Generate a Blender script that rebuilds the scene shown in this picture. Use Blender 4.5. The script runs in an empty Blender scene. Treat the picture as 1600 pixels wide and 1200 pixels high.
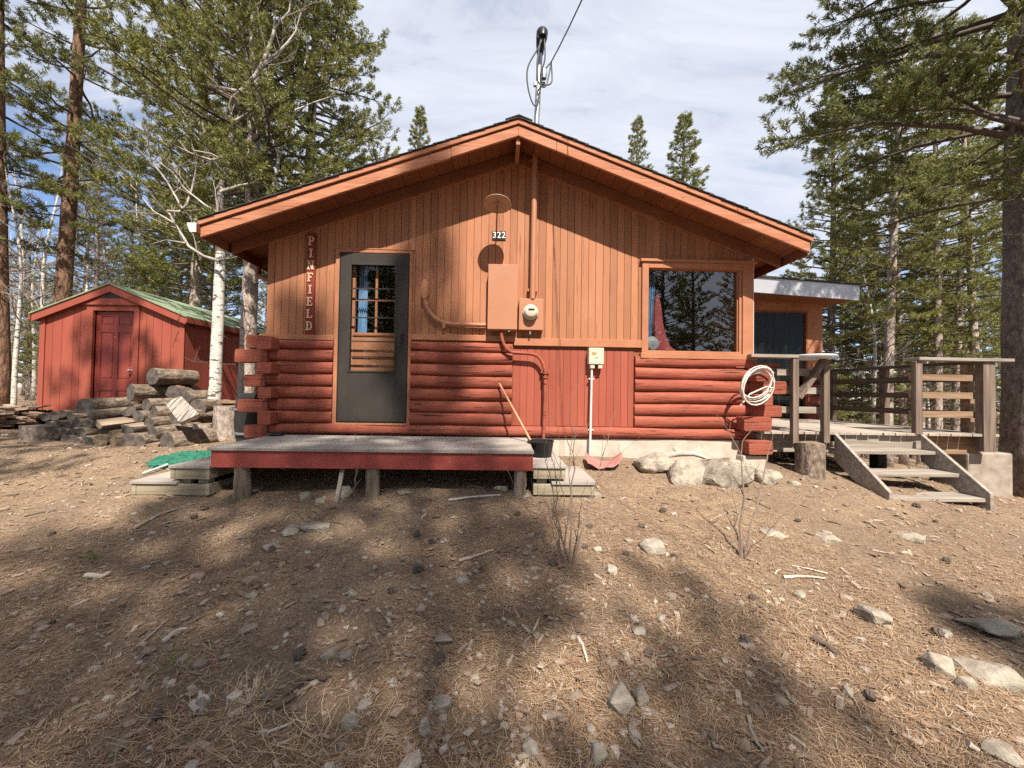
import bpy, math, random
import numpy as np
from mathutils import Vector, Matrix, Quaternion
random.seed(11)
RNG = np.random.default_rng(11)
U = random.uniform
PI = math.pi
sc = bpy.context.scene
COL = sc.collection
EYE = 1.45
# ------------------------------------------------------------------ camera
FPX = 601.0
YAW, PITCH, ROLL = math.radians(1.43), math.radians(1.14), math.radians(0.9)
RM = Matrix.Rotation(-YAW, 3, 'Z') @ Matrix.Rotation(PI / 2 + PITCH, 3, 'X') @ Matrix.Rotation(ROLL, 3, 'Z')
def ray(px, py): return RM @ Vector(((px - 800) / FPX, (600 - py) / FPX, -1.0))
def at(px, py, Y):
    d = ray(px, py); t = Y / d.y
    return Vector((d.x * t, Y, EYE + d.z * t))
def X_(px, py, Y): return at(px, py, Y).x
def Z_(px, py, Y): return at(px, py, Y).z
cd = bpy.data.cameras.new('camera'); cam = bpy.data.objects.new('camera', cd); COL.objects.link(cam)
cam.matrix_world = Matrix.Translation((0, 0, EYE)) @ RM.to_4x4()
cd.sensor_width = 36; cd.lens = FPX / 1600 * 36; cd.clip_start = 0.05; cd.clip_end = 3000
sc.camera = cam
# ------------------------------------------------------------------ terrain
def _h(i, j, s):
    v = np.sin(i * 127.1 + j * 311.7 + s * 74.7) * 43758.5453
    return v - np.floor(v)
def vnoise(x, y, s=0):
    xi, yi = np.floor(x), np.floor(y); fx, fy = x - xi, y - yi
    fx = fx * fx * (3 - 2 * fx); fy = fy * fy * (3 - 2 * fy)
    a, b = _h(xi, yi, s), _h(xi + 1, yi, s); c, d = _h(xi, yi + 1, s), _h(xi + 1, yi + 1, s)
    return (a + (b - a) * fx) * (1 - fy) + (c + (d - c) * fx) * fy - 0.5
GY = [-400, -20, -5, 0, 1.5, 3.6, 4.66, 7, 12, 30, 100, 600]
GZ = [-3, -1.0, -.45, 0, .2, .46, .66, .73, .74, .6, 0, -3]
def gnd(x, y):
    x = np.asarray(x, float); y = np.asarray(y, float)
    z = np.interp(y, GY, GZ)
    r = np.clip(x - 1.5, 0, 7)
    z = z - .018 * r * r - np.clip(x - 8.5, 0, 12) * .11
    z = z + .10 * vnoise(x * .45, y * .45, 1) + .05 * vnoise(x * 1.3, y * 1.3, 2) + .022 * vnoise(x * 4, y * 4, 3) \
        + .012 * vnoise(x * 11, y * 11, 4)
    return z
def gz(x, y): return float(gnd(x, y))
def gpt(px, py):
    d = ray(px, py); t = .5
    while t < 60:
        p = d * t
        if EYE + p.z <= gz(p.x, p.y): break
        t += .01
    return Vector((p.x, p.y, gz(p.x, p.y)))
# ------------------------------------------------------------------ materials
def newmat(name):
    m = bpy.data.materials.new(name); m.use_nodes = True
    nt = m.node_tree; b = nt.nodes['Principled BSDF']
    return m, nt, b
def N(nt, t, **k):
    n = nt.nodes.new(t)
    for a, v in k.items():
        if a in n.inputs.keys() if hasattr(n, 'inputs') else False: n.inputs[a].default_value = v
        else: setattr(n, a, v)
    return n
def c4(c): return (c[0], c[1], c[2], 1)
def ramp(nt, stops, src):
    r = nt.nodes.new('ShaderNodeValToRGB'); e = r.color_ramp.elements
    while len(e) < len(stops): e.new(.5)
    for q, (p, c) in zip(e, stops): q.position = p; q.color = c4(c)
    nt.links.new(src, r.inputs[0]); return r.outputs[0]
def coords(nt, scale, kind='Object'):
    tc = nt.nodes.new('ShaderNodeTexCoord'); mp = nt.nodes.new('ShaderNodeMapping')
    mp.inputs['Scale'].default_value = scale
    nt.links.new(tc.outputs[kind], mp.inputs[0]); return mp.outputs[0]
def noise(nt, vec, scale=1, detail=5, rough=.6, dist=0):
    n = nt.nodes.new('ShaderNodeTexNoise'); n.inputs['Scale'].default_value = scale
    n.inputs['Detail'].default_value = detail; n.inputs['Roughness'].default_value = rough
    n.inputs['Distortion'].default_value = dist
    nt.links.new(vec, n.inputs['Vector']); return n.outputs[0]
def mixc(nt, fac, a, b, mode='MIX'):
    m = nt.nodes.new('ShaderNodeMix'); m.data_type = 'RGBA'; m.blend_type = mode
    for s, i in ((fac, 0), (a, 6), (b, 7)):
        if isinstance(s, (int, float)): m.inputs[i].default_value = s
        elif isinstance(s, tuple): m.inputs[i].default_value = c4(s)
        else: nt.links.new(s, m.inputs[i])
    return m.outputs[2]
def bump(nt, b, src, strength, dist=.01):
    n = nt.nodes.new('ShaderNodeBump'); n.inputs['Strength'].default_value = strength
    n.inputs['Distance'].default_value = dist; nt.links.new(src, n.inputs['Height'])
    nt.links.new(n.outputs[0], b.inputs['Normal'])
def pmat(name, cols, scale=(6, 6, 6), rough=.8, bmp=.4, bd=.006, spec=.25, detail=7, fine=None, dirt=None, island=0, chip=None, metal=0, crack=None):
    """noise over object coordinates -> colour ramp; optional large stains, chips, per-piece variation"""
    m, nt, b = newmat(name)
    v = coords(nt, scale); n = noise(nt, v, 1, detail, .65)
    k = len(cols); lo, hi = .32, .68
    col = ramp(nt, [(lo + (hi - lo) * i / max(1, k - 1), c) for i, c in enumerate(cols)], n)
    if dirt:
        dn = noise(nt, coords(nt, dirt[1]), 1, 6, .7)
        f = ramp(nt, [(.5, (0, 0, 0)), (.72, (dirt[2],) * 3)], dn)
        col = mixc(nt, f, col, dirt[0])
    if chip:
        cn = noise(nt, coords(nt, chip[1]), 1, 8, .75)
        f = ramp(nt, [(chip[2], (0, 0, 0)), (chip[2] + .03, (1, 1, 1))], cn)
        col = mixc(nt, f, col, chip[0])
    if crack:
        kn = noise(nt, coords(nt, crack[1]), 1, 5, .6)
        f = ramp(nt, [(crack[2], (0, 0, 0)), (crack[2] + .02, (1, 1, 1))], kn)
        col = mixc(nt, f, col, crack[0])
    if island:
        g = nt.nodes.new('ShaderNodeNewGeometry')
        f = ramp(nt, [(0, (1 - island,) * 3), (1, (1 + island,) * 3)], g.outputs['Random Per Island'])
        col = mixc(nt, 1.0, col, f, 'MULTIPLY')
    nt.links.new(col, b.inputs['Base Color'])
    b.inputs['Roughness'].default_value = rough; b.inputs['Specular IOR Level'].default_value = spec
    b.inputs['Metallic'].default_value = metal
    if bmp:
        src = n
        if fine:
            src = noise(nt, coords(nt, fine), 1, 6, .7)
        bump(nt, b, src, bmp, bd)
    return m
M = {}
OR1, OR2 = (.33, .135, .066), (.40, .175, .092)
M['orange'] = pmat('orange_board_paint', [OR1, (.365, .155, .078), OR2], (3, 3, .7), .72, .35, .004, fine=(60, 60, 9), island=.16,
                   dirt=((.26, .10, .05), (2.6, 2.6, .8), .6), crack=((.22, .08, .04), (40, 40, 1.3), .63), chip=((.33, .17, .1), (14, 14, 26), .66))
M['orange_trim'] = pmat('orange_trim_paint', [(.34, .138, .068), (.41, .172, .09)], (5, 5, 5), .7, .3, .004, fine=(30, 60, 60),
                        dirt=((.34, .12, .06), (3, 3, 3), .4))
M['fascia'] = pmat('weathered_fascia_paint', [(.34, .13, .068), (.41, .168, .09), (.47, .215, .13)], (2.5, 30, 30), .75, .5, .004, fine=(5, 60, 80),
                   dirt=((.35, .115, .055), (1.5, 3, 8), .5), chip=((.10, .065, .045), (2.6, 16, 22), .625), crack=((.16, .06, .035), (1.5, 60, 60), .62))
M['metalpaint'] = pmat('orange_painted_metal', [(.36, .155, .082), (.40, .178, .095)], (3, 3, 3), .5, .06, .003, spec=.4, dirt=((.38, .15, .07), (5, 5, 3), .3))
M['soffit'] = pmat('brown_soffit_paint', [(.18, .062, .028), (.235, .085, .038)], (4, 4, 4), .75, .3, island=.1)
M['log'] = pmat('red_log_paint', [(.20, .052, .031), (.275, .073, .043), (.325, .097, .060)], (1.2, 9, 9), .72, .8, .012, spec=.22, fine=(2.5, 40, 40), island=.08,
                dirt=((.22, .04, .03), (1.2, 5, 5), .6), chip=((.42, .22, .16), (5, 40, 46), .63), crack=((.07, .018, .013), (1.6, 38, 44), .605))
M['redboard'] = pmat('red_board_paint', [(.27, .063, .037), (.325, .086, .052)], (3, 3, .7), .7, .4, .004, fine=(60, 60, 9), island=.1,
                     dirt=((.3, .06, .045), (2, 2, 1), .4))
M['shedred'] = pmat('shed_red_stain', [(.255, .060, .037), (.31, .08, .05)], (3, 3, .6), .75, .4, .004, fine=(70, 70, 8), island=.08,
                    dirt=((.33, .055, .043), (2, 2, .8), .4))
M['sheddoor'] = pmat('shed_door_paint', [(.21, .038, .028), (.265, .052, .038)], (3, 3, 3), .5, .15, chip=((.75, .6, .52), (9, 9, 26), .665))
M['shinglegreen'] = pmat('green_roofing', [(.16, .20, .125), (.21, .26, .165), (.27, .32, .21)], (9, 2, 9), .85, .4)
M['shingle'] = pmat('dark_shingle', [(.03, .028, .026), (.06, .055, .05), (.09, .085, .08)], (25, 25, 25), .95, .6, island=.2)
M['storm'] = pmat('dark_bronze_door', [(.032, .027, .023), (.045, .038, .032)], (2, 2, 2), .55, .05, spec=.18, dirt=((.062, .052, .044), (3, 3, 2), .35))
M['blackplastic'] = pmat('black_plastic', [(.012, .013, .014), (.02, .021, .022)], (8, 8, 8), .4, .1)
M['grey_wood'] = pmat('weathered_grey_wood', [(.19, .155, .125), (.30, .255, .21), (.40, .35, .295)], (1.3, 30, 30), .88, .7, .004, fine=(4, 90, 90), island=.16,
                      dirt=((.15, .11, .085), (1.5, 6, 6), .5))
M['grey_wood_y'] = pmat('weathered_grey_deck_board', [(.24, .195, .155), (.34, .285, .235), (.43, .37, .31)], (30, 1.3, 30), .88, .6, .004, fine=(90, 4, 90), island=.14,
                        dirt=((.17, .13, .1), (6, 1.5, 6), .5))
M['porch_wood'] = pmat('grey_composite_porch_board', [(.25, .215, .185), (.33, .29, .255), (.39, .345, .305)], (1.2, 22, 22), .8, .4, .004, fine=(4, 60, 60), island=.08,
                       dirt=((.19, .155, .13), (1.2, 5, 5), .45))
M['grey_wood_z'] = pmat('weathered_post_wood', [(.10, .072, .054), (.17, .125, .095), (.27, .21, .165)], (25, 25, 1.3), .9, .8, .006, fine=(60, 60, 4), island=.1)
M['post_wood'] = pmat('weathered_round_post', [(.14, .1, .07), (.28, .21, .155), (.38, .31, .24)], (22, 22, 1.5), .9, .9, .012, fine=(30, 30, 2.5))
M['brown_wood'] = pmat('brown_rail_wood', [(.16, .095, .055), (.27, .17, .105), (.34, .24, .16)], (1.3, 25, 25), .88, .6, .004, fine=(4, 70, 70), island=.15)
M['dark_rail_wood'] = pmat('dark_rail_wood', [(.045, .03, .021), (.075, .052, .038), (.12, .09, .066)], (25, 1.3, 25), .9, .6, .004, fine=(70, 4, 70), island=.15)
M['step_wood'] = pmat('green_grey_treated_wood', [(.19, .155, .10), (.29, .24, .165), (.36, .31, .22)], (1.5, 26, 26), .88, .5, .004, fine=(4, 70, 70), island=.12)
M['porch_red'] = pmat('porch_red_paint', [(.30, .055, .042), (.37, .075, .055)], (2, 8, 8), .6, .35, .004, spec=.35, chip=((.42, .3, .24), (10, 40, 40), .645), dirt=((.2, .04, .03), (2, 4, 4), .5))
M['concrete'] = pmat('pale_concrete', [(.40, .33, .26), (.48, .41, .335), (.54, .47, .39)], (5, 5, 5), .9, .5, .008, dirt=((.36, .28, .2), (2, 2, 6), .5))
M['block'] = pmat('stained_concrete_block', [(.21, .17, .135), (.30, .25, .2), (.37, .31, .25)], (6, 6, 6), .9, .6, .01, dirt=((.13, .1, .08), (2, 2, 4), .7))
M['rock'] = pmat('lichened_granite', [(.13, .105, .082), (.25, .21, .165), (.36, .315, .255), (.215, .19, .145)], (7, 7, 7), .9, .9, .02, fine=(18, 18, 18), dirt=((.30, .28, .19), (5, 5, 5), .6))
M['white_metal'] = pmat('white_metal', [(.52, .50, .46), (.6, .58, .55)], (5, 5, 5), .45, .05, spec=.4, dirt=((.5, .44, .36), (4, 4, 4), .5))
M['disc'] = pmat('pale_tabletop', [(.52, .53, .51), (.62, .63, .61)], (8, 8, 8), .5, .05)
M['silver'] = pmat('pale_metal_fascia', [(.42, .42, .44), (.55, .55, .58)], (2, 2, 2), .4, .08, spec=.5, metal=.35)
M['galv'] = pmat('galvanised_pipe', [(.28, .29, .3), (.42, .43, .44)], (10, 10, 10), .42, .05, metal=.7)
M['cream_box'] = pmat('cream_plastic', [(.48, .42, .31), (.54, .48, .365)], (4, 4, 4), .5, .05, dirt=((.5, .42, .3), (6, 6, 6), .4))
M['label_orange'] = pmat('orange_sticker', [(.6, .2, .06), (.65, .24, .08)], (5, 5, 5), .5, 0)
M['tan_enamel'] = pmat('tan_enamel', [(.36, .235, .155), (.45, .31, .215)], (8, 8, 8), .5, .05, dirt=((.4, .22, .13), (9, 9, 9), .4))
M['sign_red'] = pmat('dark_red_sign', [(.17, .028, .02), (.21, .038, .028)], (3, 3, 1), .7, .3)
M['letter'] = pmat('tan_letter_paint', [(.56, .36, .21), (.64, .43, .27)], (9, 9, 9), .7, .2)
M['white'] = pmat('white_paint', [(.78, .76, .72), (.8, .78, .75)], (5, 5, 5), .6, 0)
M['black'] = pmat('black_paint', [(.012, .012, .012), (.018, .018, .018)], (5, 5, 5), .5, 0)
M['cable'] = pmat('grey_black_cable', [(.05, .05, .052), (.09, .09, .092)], (30, 30, 30), .6, .1)
M['hose'] = pmat('white_hose', [(.52, .45, .39), (.62, .56, .49)], (9, 9, 9), .5, .05)
M['pink'] = pmat('faded_pink_plastic', [(.34, .12, .105), (.43, .19, .165)], (5, 5, 5), .6, .05, dirt=((.28, .18, .14), (9, 9, 9), .6))
M['barrel'] = pmat('dark_grey_barrel', [(.022, .02, .018), (.04, .036, .032)], (6, 6, 6), .6, .1)
M['net'] = pmat('green_netting', [(.008, .075, .046), (.014, .14, .085)], (40, 40, 40), .6, .3)
M['green_pole'] = pmat('pale_green_pole', [(.30, .42, .36), (.4, .5, .44)], (9, 9, 9), .5, .05)
M['curtain_blue'] = pmat('blue_curtain', [(.10, .22, .42), (.18, .32, .52), (.38, .5, .62)], (22, 22, 5), .9, .1)
M['cloth_red'] = pmat('red_cloth', [(.26, .045, .05), (.36, .08, .08)], (6, 6, 6), .85, .2)
M['dark_curtain'] = pmat('dark_green_curtain', [(.008, .010, .008), (.022, .026, .02)], (30, 30, 2), .9, .1)
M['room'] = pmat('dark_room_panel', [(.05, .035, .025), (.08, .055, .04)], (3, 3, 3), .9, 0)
M['backing'] = pmat('dark_sheathing', [(.20, .078, .036), (.24, .095, .046)], (3, 3, 3), .95, 0)
M['fan_grey'] = pmat('grey_fan_plastic', [(.25, .25, .26), (.33, .33, .34)], (6, 6, 6), .5, .05)
M['straw_wood'] = pmat('broom_handle_wood', [(.45, .2, .11), (.55, .27, .15)], (40, 40, 3), .6, .1)
M['pale_split'] = pmat('bleached_split_wood', [(.13, .105, .085), (.29, .25, .21), (.43, .39, .335)], (34, 2, 5), .85, .9, .012, fine=(70, 3, 9), crack=((.07, .055, .045), (26, 1.5, 4), .57))
M['twig'] = pmat('grey_twig_bark', [(.21, .165, .13), (.33, .275, .225)], (30, 30, 30), .9, .3, island=.2)
M['sapling'] = pmat('sapling_bark', [(.13, .09, .068), (.22, .165, .13)], (40, 40, 10), .85, .3)
M['stick'] = pmat('bleached_stick', [(.38, .31, .25), (.52, .45, .38)], (30, 30, 30), .9, .4)
def bark(name, cols, sc_, bd, dark):
    m, nt, b = newmat(name)
    v = coords(nt, sc_)
    vo = nt.nodes.new('ShaderNodeTexVoronoi'); vo.inputs['Scale'].default_value = 1; vo.feature = 'F1'
    vd = noise(nt, v, 2, 4, .6)
    ad = nt.nodes.new('ShaderNodeMixRGB') if False else None
    vm = nt.nodes.new('ShaderNodeVectorMath'); vm.operation = 'ADD'
    nt.links.new(v, vm.inputs[0]); sx = nt.nodes.new('ShaderNodeVectorMath'); sx.operation = 'SCALE'
    nz = nt.nodes.new('ShaderNodeTexNoise'); nz.inputs['Scale'].default_value = 1.7; nt.links.new(v, nz.inputs['Vector'])
    nt.links.new(nz.outputs['Color'], sx.inputs[0]); sx.inputs['Scale'].default_value = .9
    nt.links.new(sx.outputs[0], vm.inputs[1]); nt.links.new(vm.outputs[0], vo.inputs['Vector'])
    n = noise(nt, v, 1.5, 8, .7)
    col = ramp(nt, [(.3 + .4 * i / (len(cols) - 1), c) for i, c in enumerate(cols)], n)
    f = ramp(nt, [(.45, (0, 0, 0)), (.85, (.55, .55, .55))], vo.outputs['Distance'])
    col = mixc(nt, f, col, dark)
    f = ramp(nt, [(.5, (0, 0, 0)), (.66, (.75, .75, .75))], noise(nt, coords(nt, (sc_[0] * 2.2, sc_[1] * 2.2, sc_[2] * 1.3)), 1, 8, .75, .8))
    col = mixc(nt, f, col, dark)
    nt.links.new(col, b.inputs['Base Color']); b.inputs['Roughness'].default_value = .92
    b.inputs['Specular IOR Level'].default_value = .15
    inv = nt.nodes.new('ShaderNodeMath'); inv.operation = 'SUBTRACT'
    nt.links.new(n, inv.inputs[0]); nt.links.new(vo.outputs['Distance'], inv.inputs[1])
    bump(nt, b, inv.outputs[0], .9, bd)
    return m
M['bark_pine'] = bark('pine_bark', [(.13, .095, .072), (.24, .185, .145), (.33, .265, .215)], (16, 16, 7), .02, (.06, .043, .033))
M['bark_big'] = bark('big_pine_bark', [(.13, .10, .08), (.22, .175, .145), (.31, .26, .22)], (14, 14, 9), .025, (.055, .042, .034))
M['bark_red'] = bark('ponderosa_bark', [(.12, .07, .045), (.22, .125, .08), (.30, .19, .13)], (14, 14, 4.5), .025, (.045, .03, .022))
M['bark_pale'] = bark('pale_lodgepole_bark', [(.27, .21, .17), (.40, .33, .275), (.5, .43, .37)], (15, 15, 8), .018, (.13, .095, .075))
M['bark_log'] = bark('firewood_bark', [(.10, .072, .052), (.23, .175, .13), (.35, .285, .22)], (17, 17, 9), .02, (.05, .035, .027))
M['limb'] = pmat('dark_limb_bark', [(.07, .052, .042), (.13, .10, .082)], (20, 20, 20), .9, .3)
M['aspen_twig'] = pmat('pale_aspen_twig', [(.20, .168, .14), (.34, .295, .255)], (12, 12, 12), .85, .2)
def aspen_bark():
    m, nt, b = newmat('white_aspen_bark')
    base = ramp(nt, [(.35, (.42, .38, .325)), (.65, (.58, .54, .48))], noise(nt, coords(nt, (5, 5, 9)), 1, 6, .6))
    f = ramp(nt, [(.55, (0, 0, 0)), (.60, (1, 1, 1))], noise(nt, coords(nt, (6, 6, 17)), 1, 5, .75))
    col = mixc(nt, f, base, (.075, .06, .05))
    nt.links.new(col, b.inputs['Base Color']); b.inputs['Roughness'].default_value = .8
    bump(nt, b, f, .4, .006)
    return m
M['aspen'] = aspen_bark()
M['aspen_bough'] = pmat('aspen_bough_bark', [(.10, .085, .072), (.34, .30, .26), (.48, .44, .39)], (3, 3, 3), .85, .3)
M['aspen_shaded'] = pmat('shaded_aspen_bark', [(.05, .042, .037), (.10, .085, .073), (.42, .38, .33)], (5, 5, 7), .85, .4, .006)  # aspen bark with the shade on the upper trunk put into its colour
def endgrain(name, c1, c2):
    m, nt, b = newmat(name)
    v = coords(nt, (1, 1, 1))
    w = nt.nodes.new('ShaderNodeTexWave'); w.wave_type = 'RINGS'; w.rings_direction = 'Z'
    w.inputs['Scale'].default_value = 22; w.inputs['Distortion'].default_value = 2.5; w.inputs['Detail'].default_value = 3
    nt.links.new(v, w.inputs[0])
    col = mixc(nt, w.outputs[1], c1, c2)
    f = ramp(nt, [(.42, (0, 0, 0)), (.6, (.85, .85, .85))], noise(nt, coords(nt, (9, 9, 9)), 1, 6, .7))
    col = mixc(nt, f, col, tuple(x * .42 for x in c1))
    nt.links.new(col, b.inputs['Base Color']); b.inputs['Roughness'].default_value = .9
    bump(nt, b, w.outputs[1], .35, .004); return m
M['end_grey'] = endgrain('grey_log_end', (.085, .068, .056), (.15, .122, .098))
M['end_tan'] = endgrain('tan_log_end', (.20, .135, .082), (.28, .195, .125))
M['split_tan'] = pmat('split_wood_face', [(.15, .105, .07), (.25, .185, .13), (.32, .25, .185)], (25, 25, 2), .88, .6, .006)
def leafmat(name, c1, c2, c3, tr=.34):
    m, nt, b = newmat(name)
    g = nt.nodes.new('ShaderNodeNewGeometry')
    n = noise(nt, coords(nt, (1.6, 1.6, 1.6)), 1, 3, .6)
    a = nt.nodes.new('ShaderNodeMath'); a.operation = 'MULTIPLY_ADD'; a.inputs[1].default_value = .55
    nt.links.new(g.outputs['Random Per Island'], a.inputs[0])
    s = nt.nodes.new('ShaderNodeMath'); s.operation = 'MULTIPLY'; s.inputs[1].default_value = .6
    nt.links.new(n, s.inputs[0]); nt.links.new(s.outputs[0], a.inputs[2])
    col = ramp(nt, [(.22, c1), (.55, c2), (.88, c3)], a.outputs[0])
    nt.links.new(col, b.inputs['Base Color']); b.inputs['Roughness'].default_value = .55
    b.inputs['Specular IOR Level'].default_value = .3
    tl = nt.nodes.new('ShaderNodeBsdfTranslucent'); nt.links.new(col, tl.inputs[0])
    mx = nt.nodes.new('ShaderNodeMixShader'); mx.inputs[0].default_value = tr
    nt.links.new(b.outputs[0], mx.inputs[1]); nt.links.new(tl.outputs[0], mx.inputs[2])
    nt.links.new(mx.outputs[0], nt.nodes['Material Output'].inputs[0]); return m
M['needle'] = leafmat('pine_needle', (.078, .09, .024), (.20, .208, .056), (.375, .355, .12))
M['needle_dark'] = leafmat('dark_pine_needle', (.066, .08, .024), (.165, .178, .052), (.31, .30, .105))
M['needle_grey'] = leafmat('grey_pine_needle', (.10, .104, .045), (.20, .20, .09), (.33, .31, .16))
def islandmat(name, cols, rough=.85, bmp=0):
    m, nt, b = newmat(name)
    g = nt.nodes.new('ShaderNodeNewGeometry')
    col = ramp(nt, [(i / (len(cols) - 1), c) for i, c in enumerate(cols)], g.outputs['Random Per Island'])
    if bmp:
        n = noise(nt, coords(nt, (60, 60, 60)), 1, 5, .7); bump(nt, b, n, bmp, .006)
        col = mixc(nt, 1.0, col, ramp(nt, [(.3, (.65,) * 3), (.7, (1.2,) * 3)], n), 'MULTIPLY')
    nt.links.new(col, b.inputs['Base Color']); b.inputs['Roughness'].default_value = rough
    b.inputs['Specular IOR Level'].default_value = .2; return m
M['pebble'] = islandmat('granite_pebble', [(.15, .112, .082), (.25, .19, .145), (.33, .262, .20), (.22, .148, .102), (.46, .39, .32), (.27, .225, .185), (.33, .225, .16)], .9, .7)
M['litter'] = islandmat('fallen_needle', [(.12, .067, .039), (.26, .150, .085), (.38, .255, .157), (.19, .097, .051), (.47, .355, .235), (.29, .168, .093)])
M['drygrass'] = islandmat('dry_grass', [(.34, .225, .12), (.44, .32, .19), (.52, .40, .25), (.28, .185, .095)])
M['greengrass'] = islandmat('green_grass', [(.10, .15, .03), (.2, .24, .07)])
M['chip'] = islandmat('bark_chip', [(.12, .08, .055), (.26, .185, .13), (.40, .32, .245), (.2, .12, .075)], .9, .5)
def groundmat():
    m, nt, b = newmat('forest_soil')
    v = coords(nt, (1, 1, 1))
    big = noise(nt, v, .9, 5, .6); mid = noise(nt, v, 6, 7, .7, .6); fin = noise(nt, v, 55, 8, .8, .4)
    soil = ramp(nt, [(.34, (.10, .066, .044)), (.5, (.19, .132, .09)), (.68, (.305, .225, .16))], fin)
    straw = ramp(nt, [(.34, (.165, .105, .062)), (.5, (.285, .198, .122)), (.66, (.45, .345, .238))], fin)
    f = ramp(nt, [(.38, (0, 0, 0)), (.62, (1, 1, 1))], mid)
    f2 = ramp(nt, [(.4, (.15,) * 3), (.6, (.95,) * 3)], big)
    mm = nt.nodes.new('ShaderNodeMath'); mm.operation = 'MULTIPLY'; nt.links.new(f, mm.inputs[0]); nt.links.new(f2, mm.inputs[1])
    col = mixc(nt, mm.outputs[0], soil, straw)
    vo = nt.nodes.new('ShaderNodeTexVoronoi'); vo.inputs['Scale'].default_value = 38; nt.links.new(v, vo.inputs[0])
    gf = ramp(nt, [(.20, (1, 1, 1)), (.3, (0, 0, 0))], vo.outputs['Distance'])
    sel = ramp(nt, [(.52, (0, 0, 0)), (.56, (1, 1, 1))], noise(nt, v, 9, 4, .6))
    ml = nt.nodes.new('ShaderNodeMath'); ml.operation = 'MULTIPLY'; nt.links.new(gf, ml.inputs[0]); nt.links.new(sel, ml.inputs[1])
    grit = ramp(nt, [(0, (.3, .23, .18)), (1, (.52, .43, .35))], vo.outputs['Color'])
    col = mixc(nt, ml.outputs[0], col, grit)
    nt.links.new(col, b.inputs['Base Color']); b.inputs['Roughness'].default_value = .95; b.inputs['Specular IOR Level'].default_value = .1
    ad = nt.nodes.new('ShaderNodeMath'); ad.operation = 'ADD'; nt.links.new(fin, ad.inputs[0]); nt.links.new(ml.outputs[0], ad.inputs[1])
    bump(nt, b, ad.outputs[0], .8, .016); return m
M['ground'] = groundmat()
def glassmat(name, tint, base=.05):
    m, nt, b = newmat(name); nt.nodes.remove(b)
    tr = nt.nodes.new('ShaderNodeBsdfTransparent'); tr.inputs[0].default_value = c4(tint)
    gl = nt.nodes.new('ShaderNodeBsdfGlossy'); gl.inputs['Roughness'].default_value = .01; gl.inputs['Color'].default_value = (.95, .95, .95, 1)
    lw = nt.nodes.new('ShaderNodeLayerWeight'); lw.inputs[0].default_value = .5
    pw = nt.nodes.new('ShaderNodeMath'); pw.operation = 'POWER'; nt.links.new(lw.outputs['Facing'], pw.inputs[0]); pw.inputs[1].default_value = 4
    fr = nt.nodes.new('ShaderNodeMath'); fr.operation = 'MULTIPLY_ADD'; nt.links.new(pw.outputs[0], fr.inputs[0]); fr.inputs[1].default_value = .8; fr.inputs[2].default_value = base
    mx = nt.nodes.new('ShaderNodeMixShader'); nt.links.new(fr.outputs[0], mx.inputs[0])
    nt.links.new(tr.outputs[0], mx.inputs[1]); nt.links.new(gl.outputs[0], mx.inputs[2])
    nt.links.new(mx.outputs[0], nt.nodes['Material Output'].inputs[0]); return m
M['glass'] = glassmat('window_glass', (.85, .88, .87))
M['glass_big'] = glassmat('double_window_glass', (.72, .76, .75), .13)
M['glass_dim'] = glassmat('dim_door_glass', (.8, .83, .82), .012)
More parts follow.
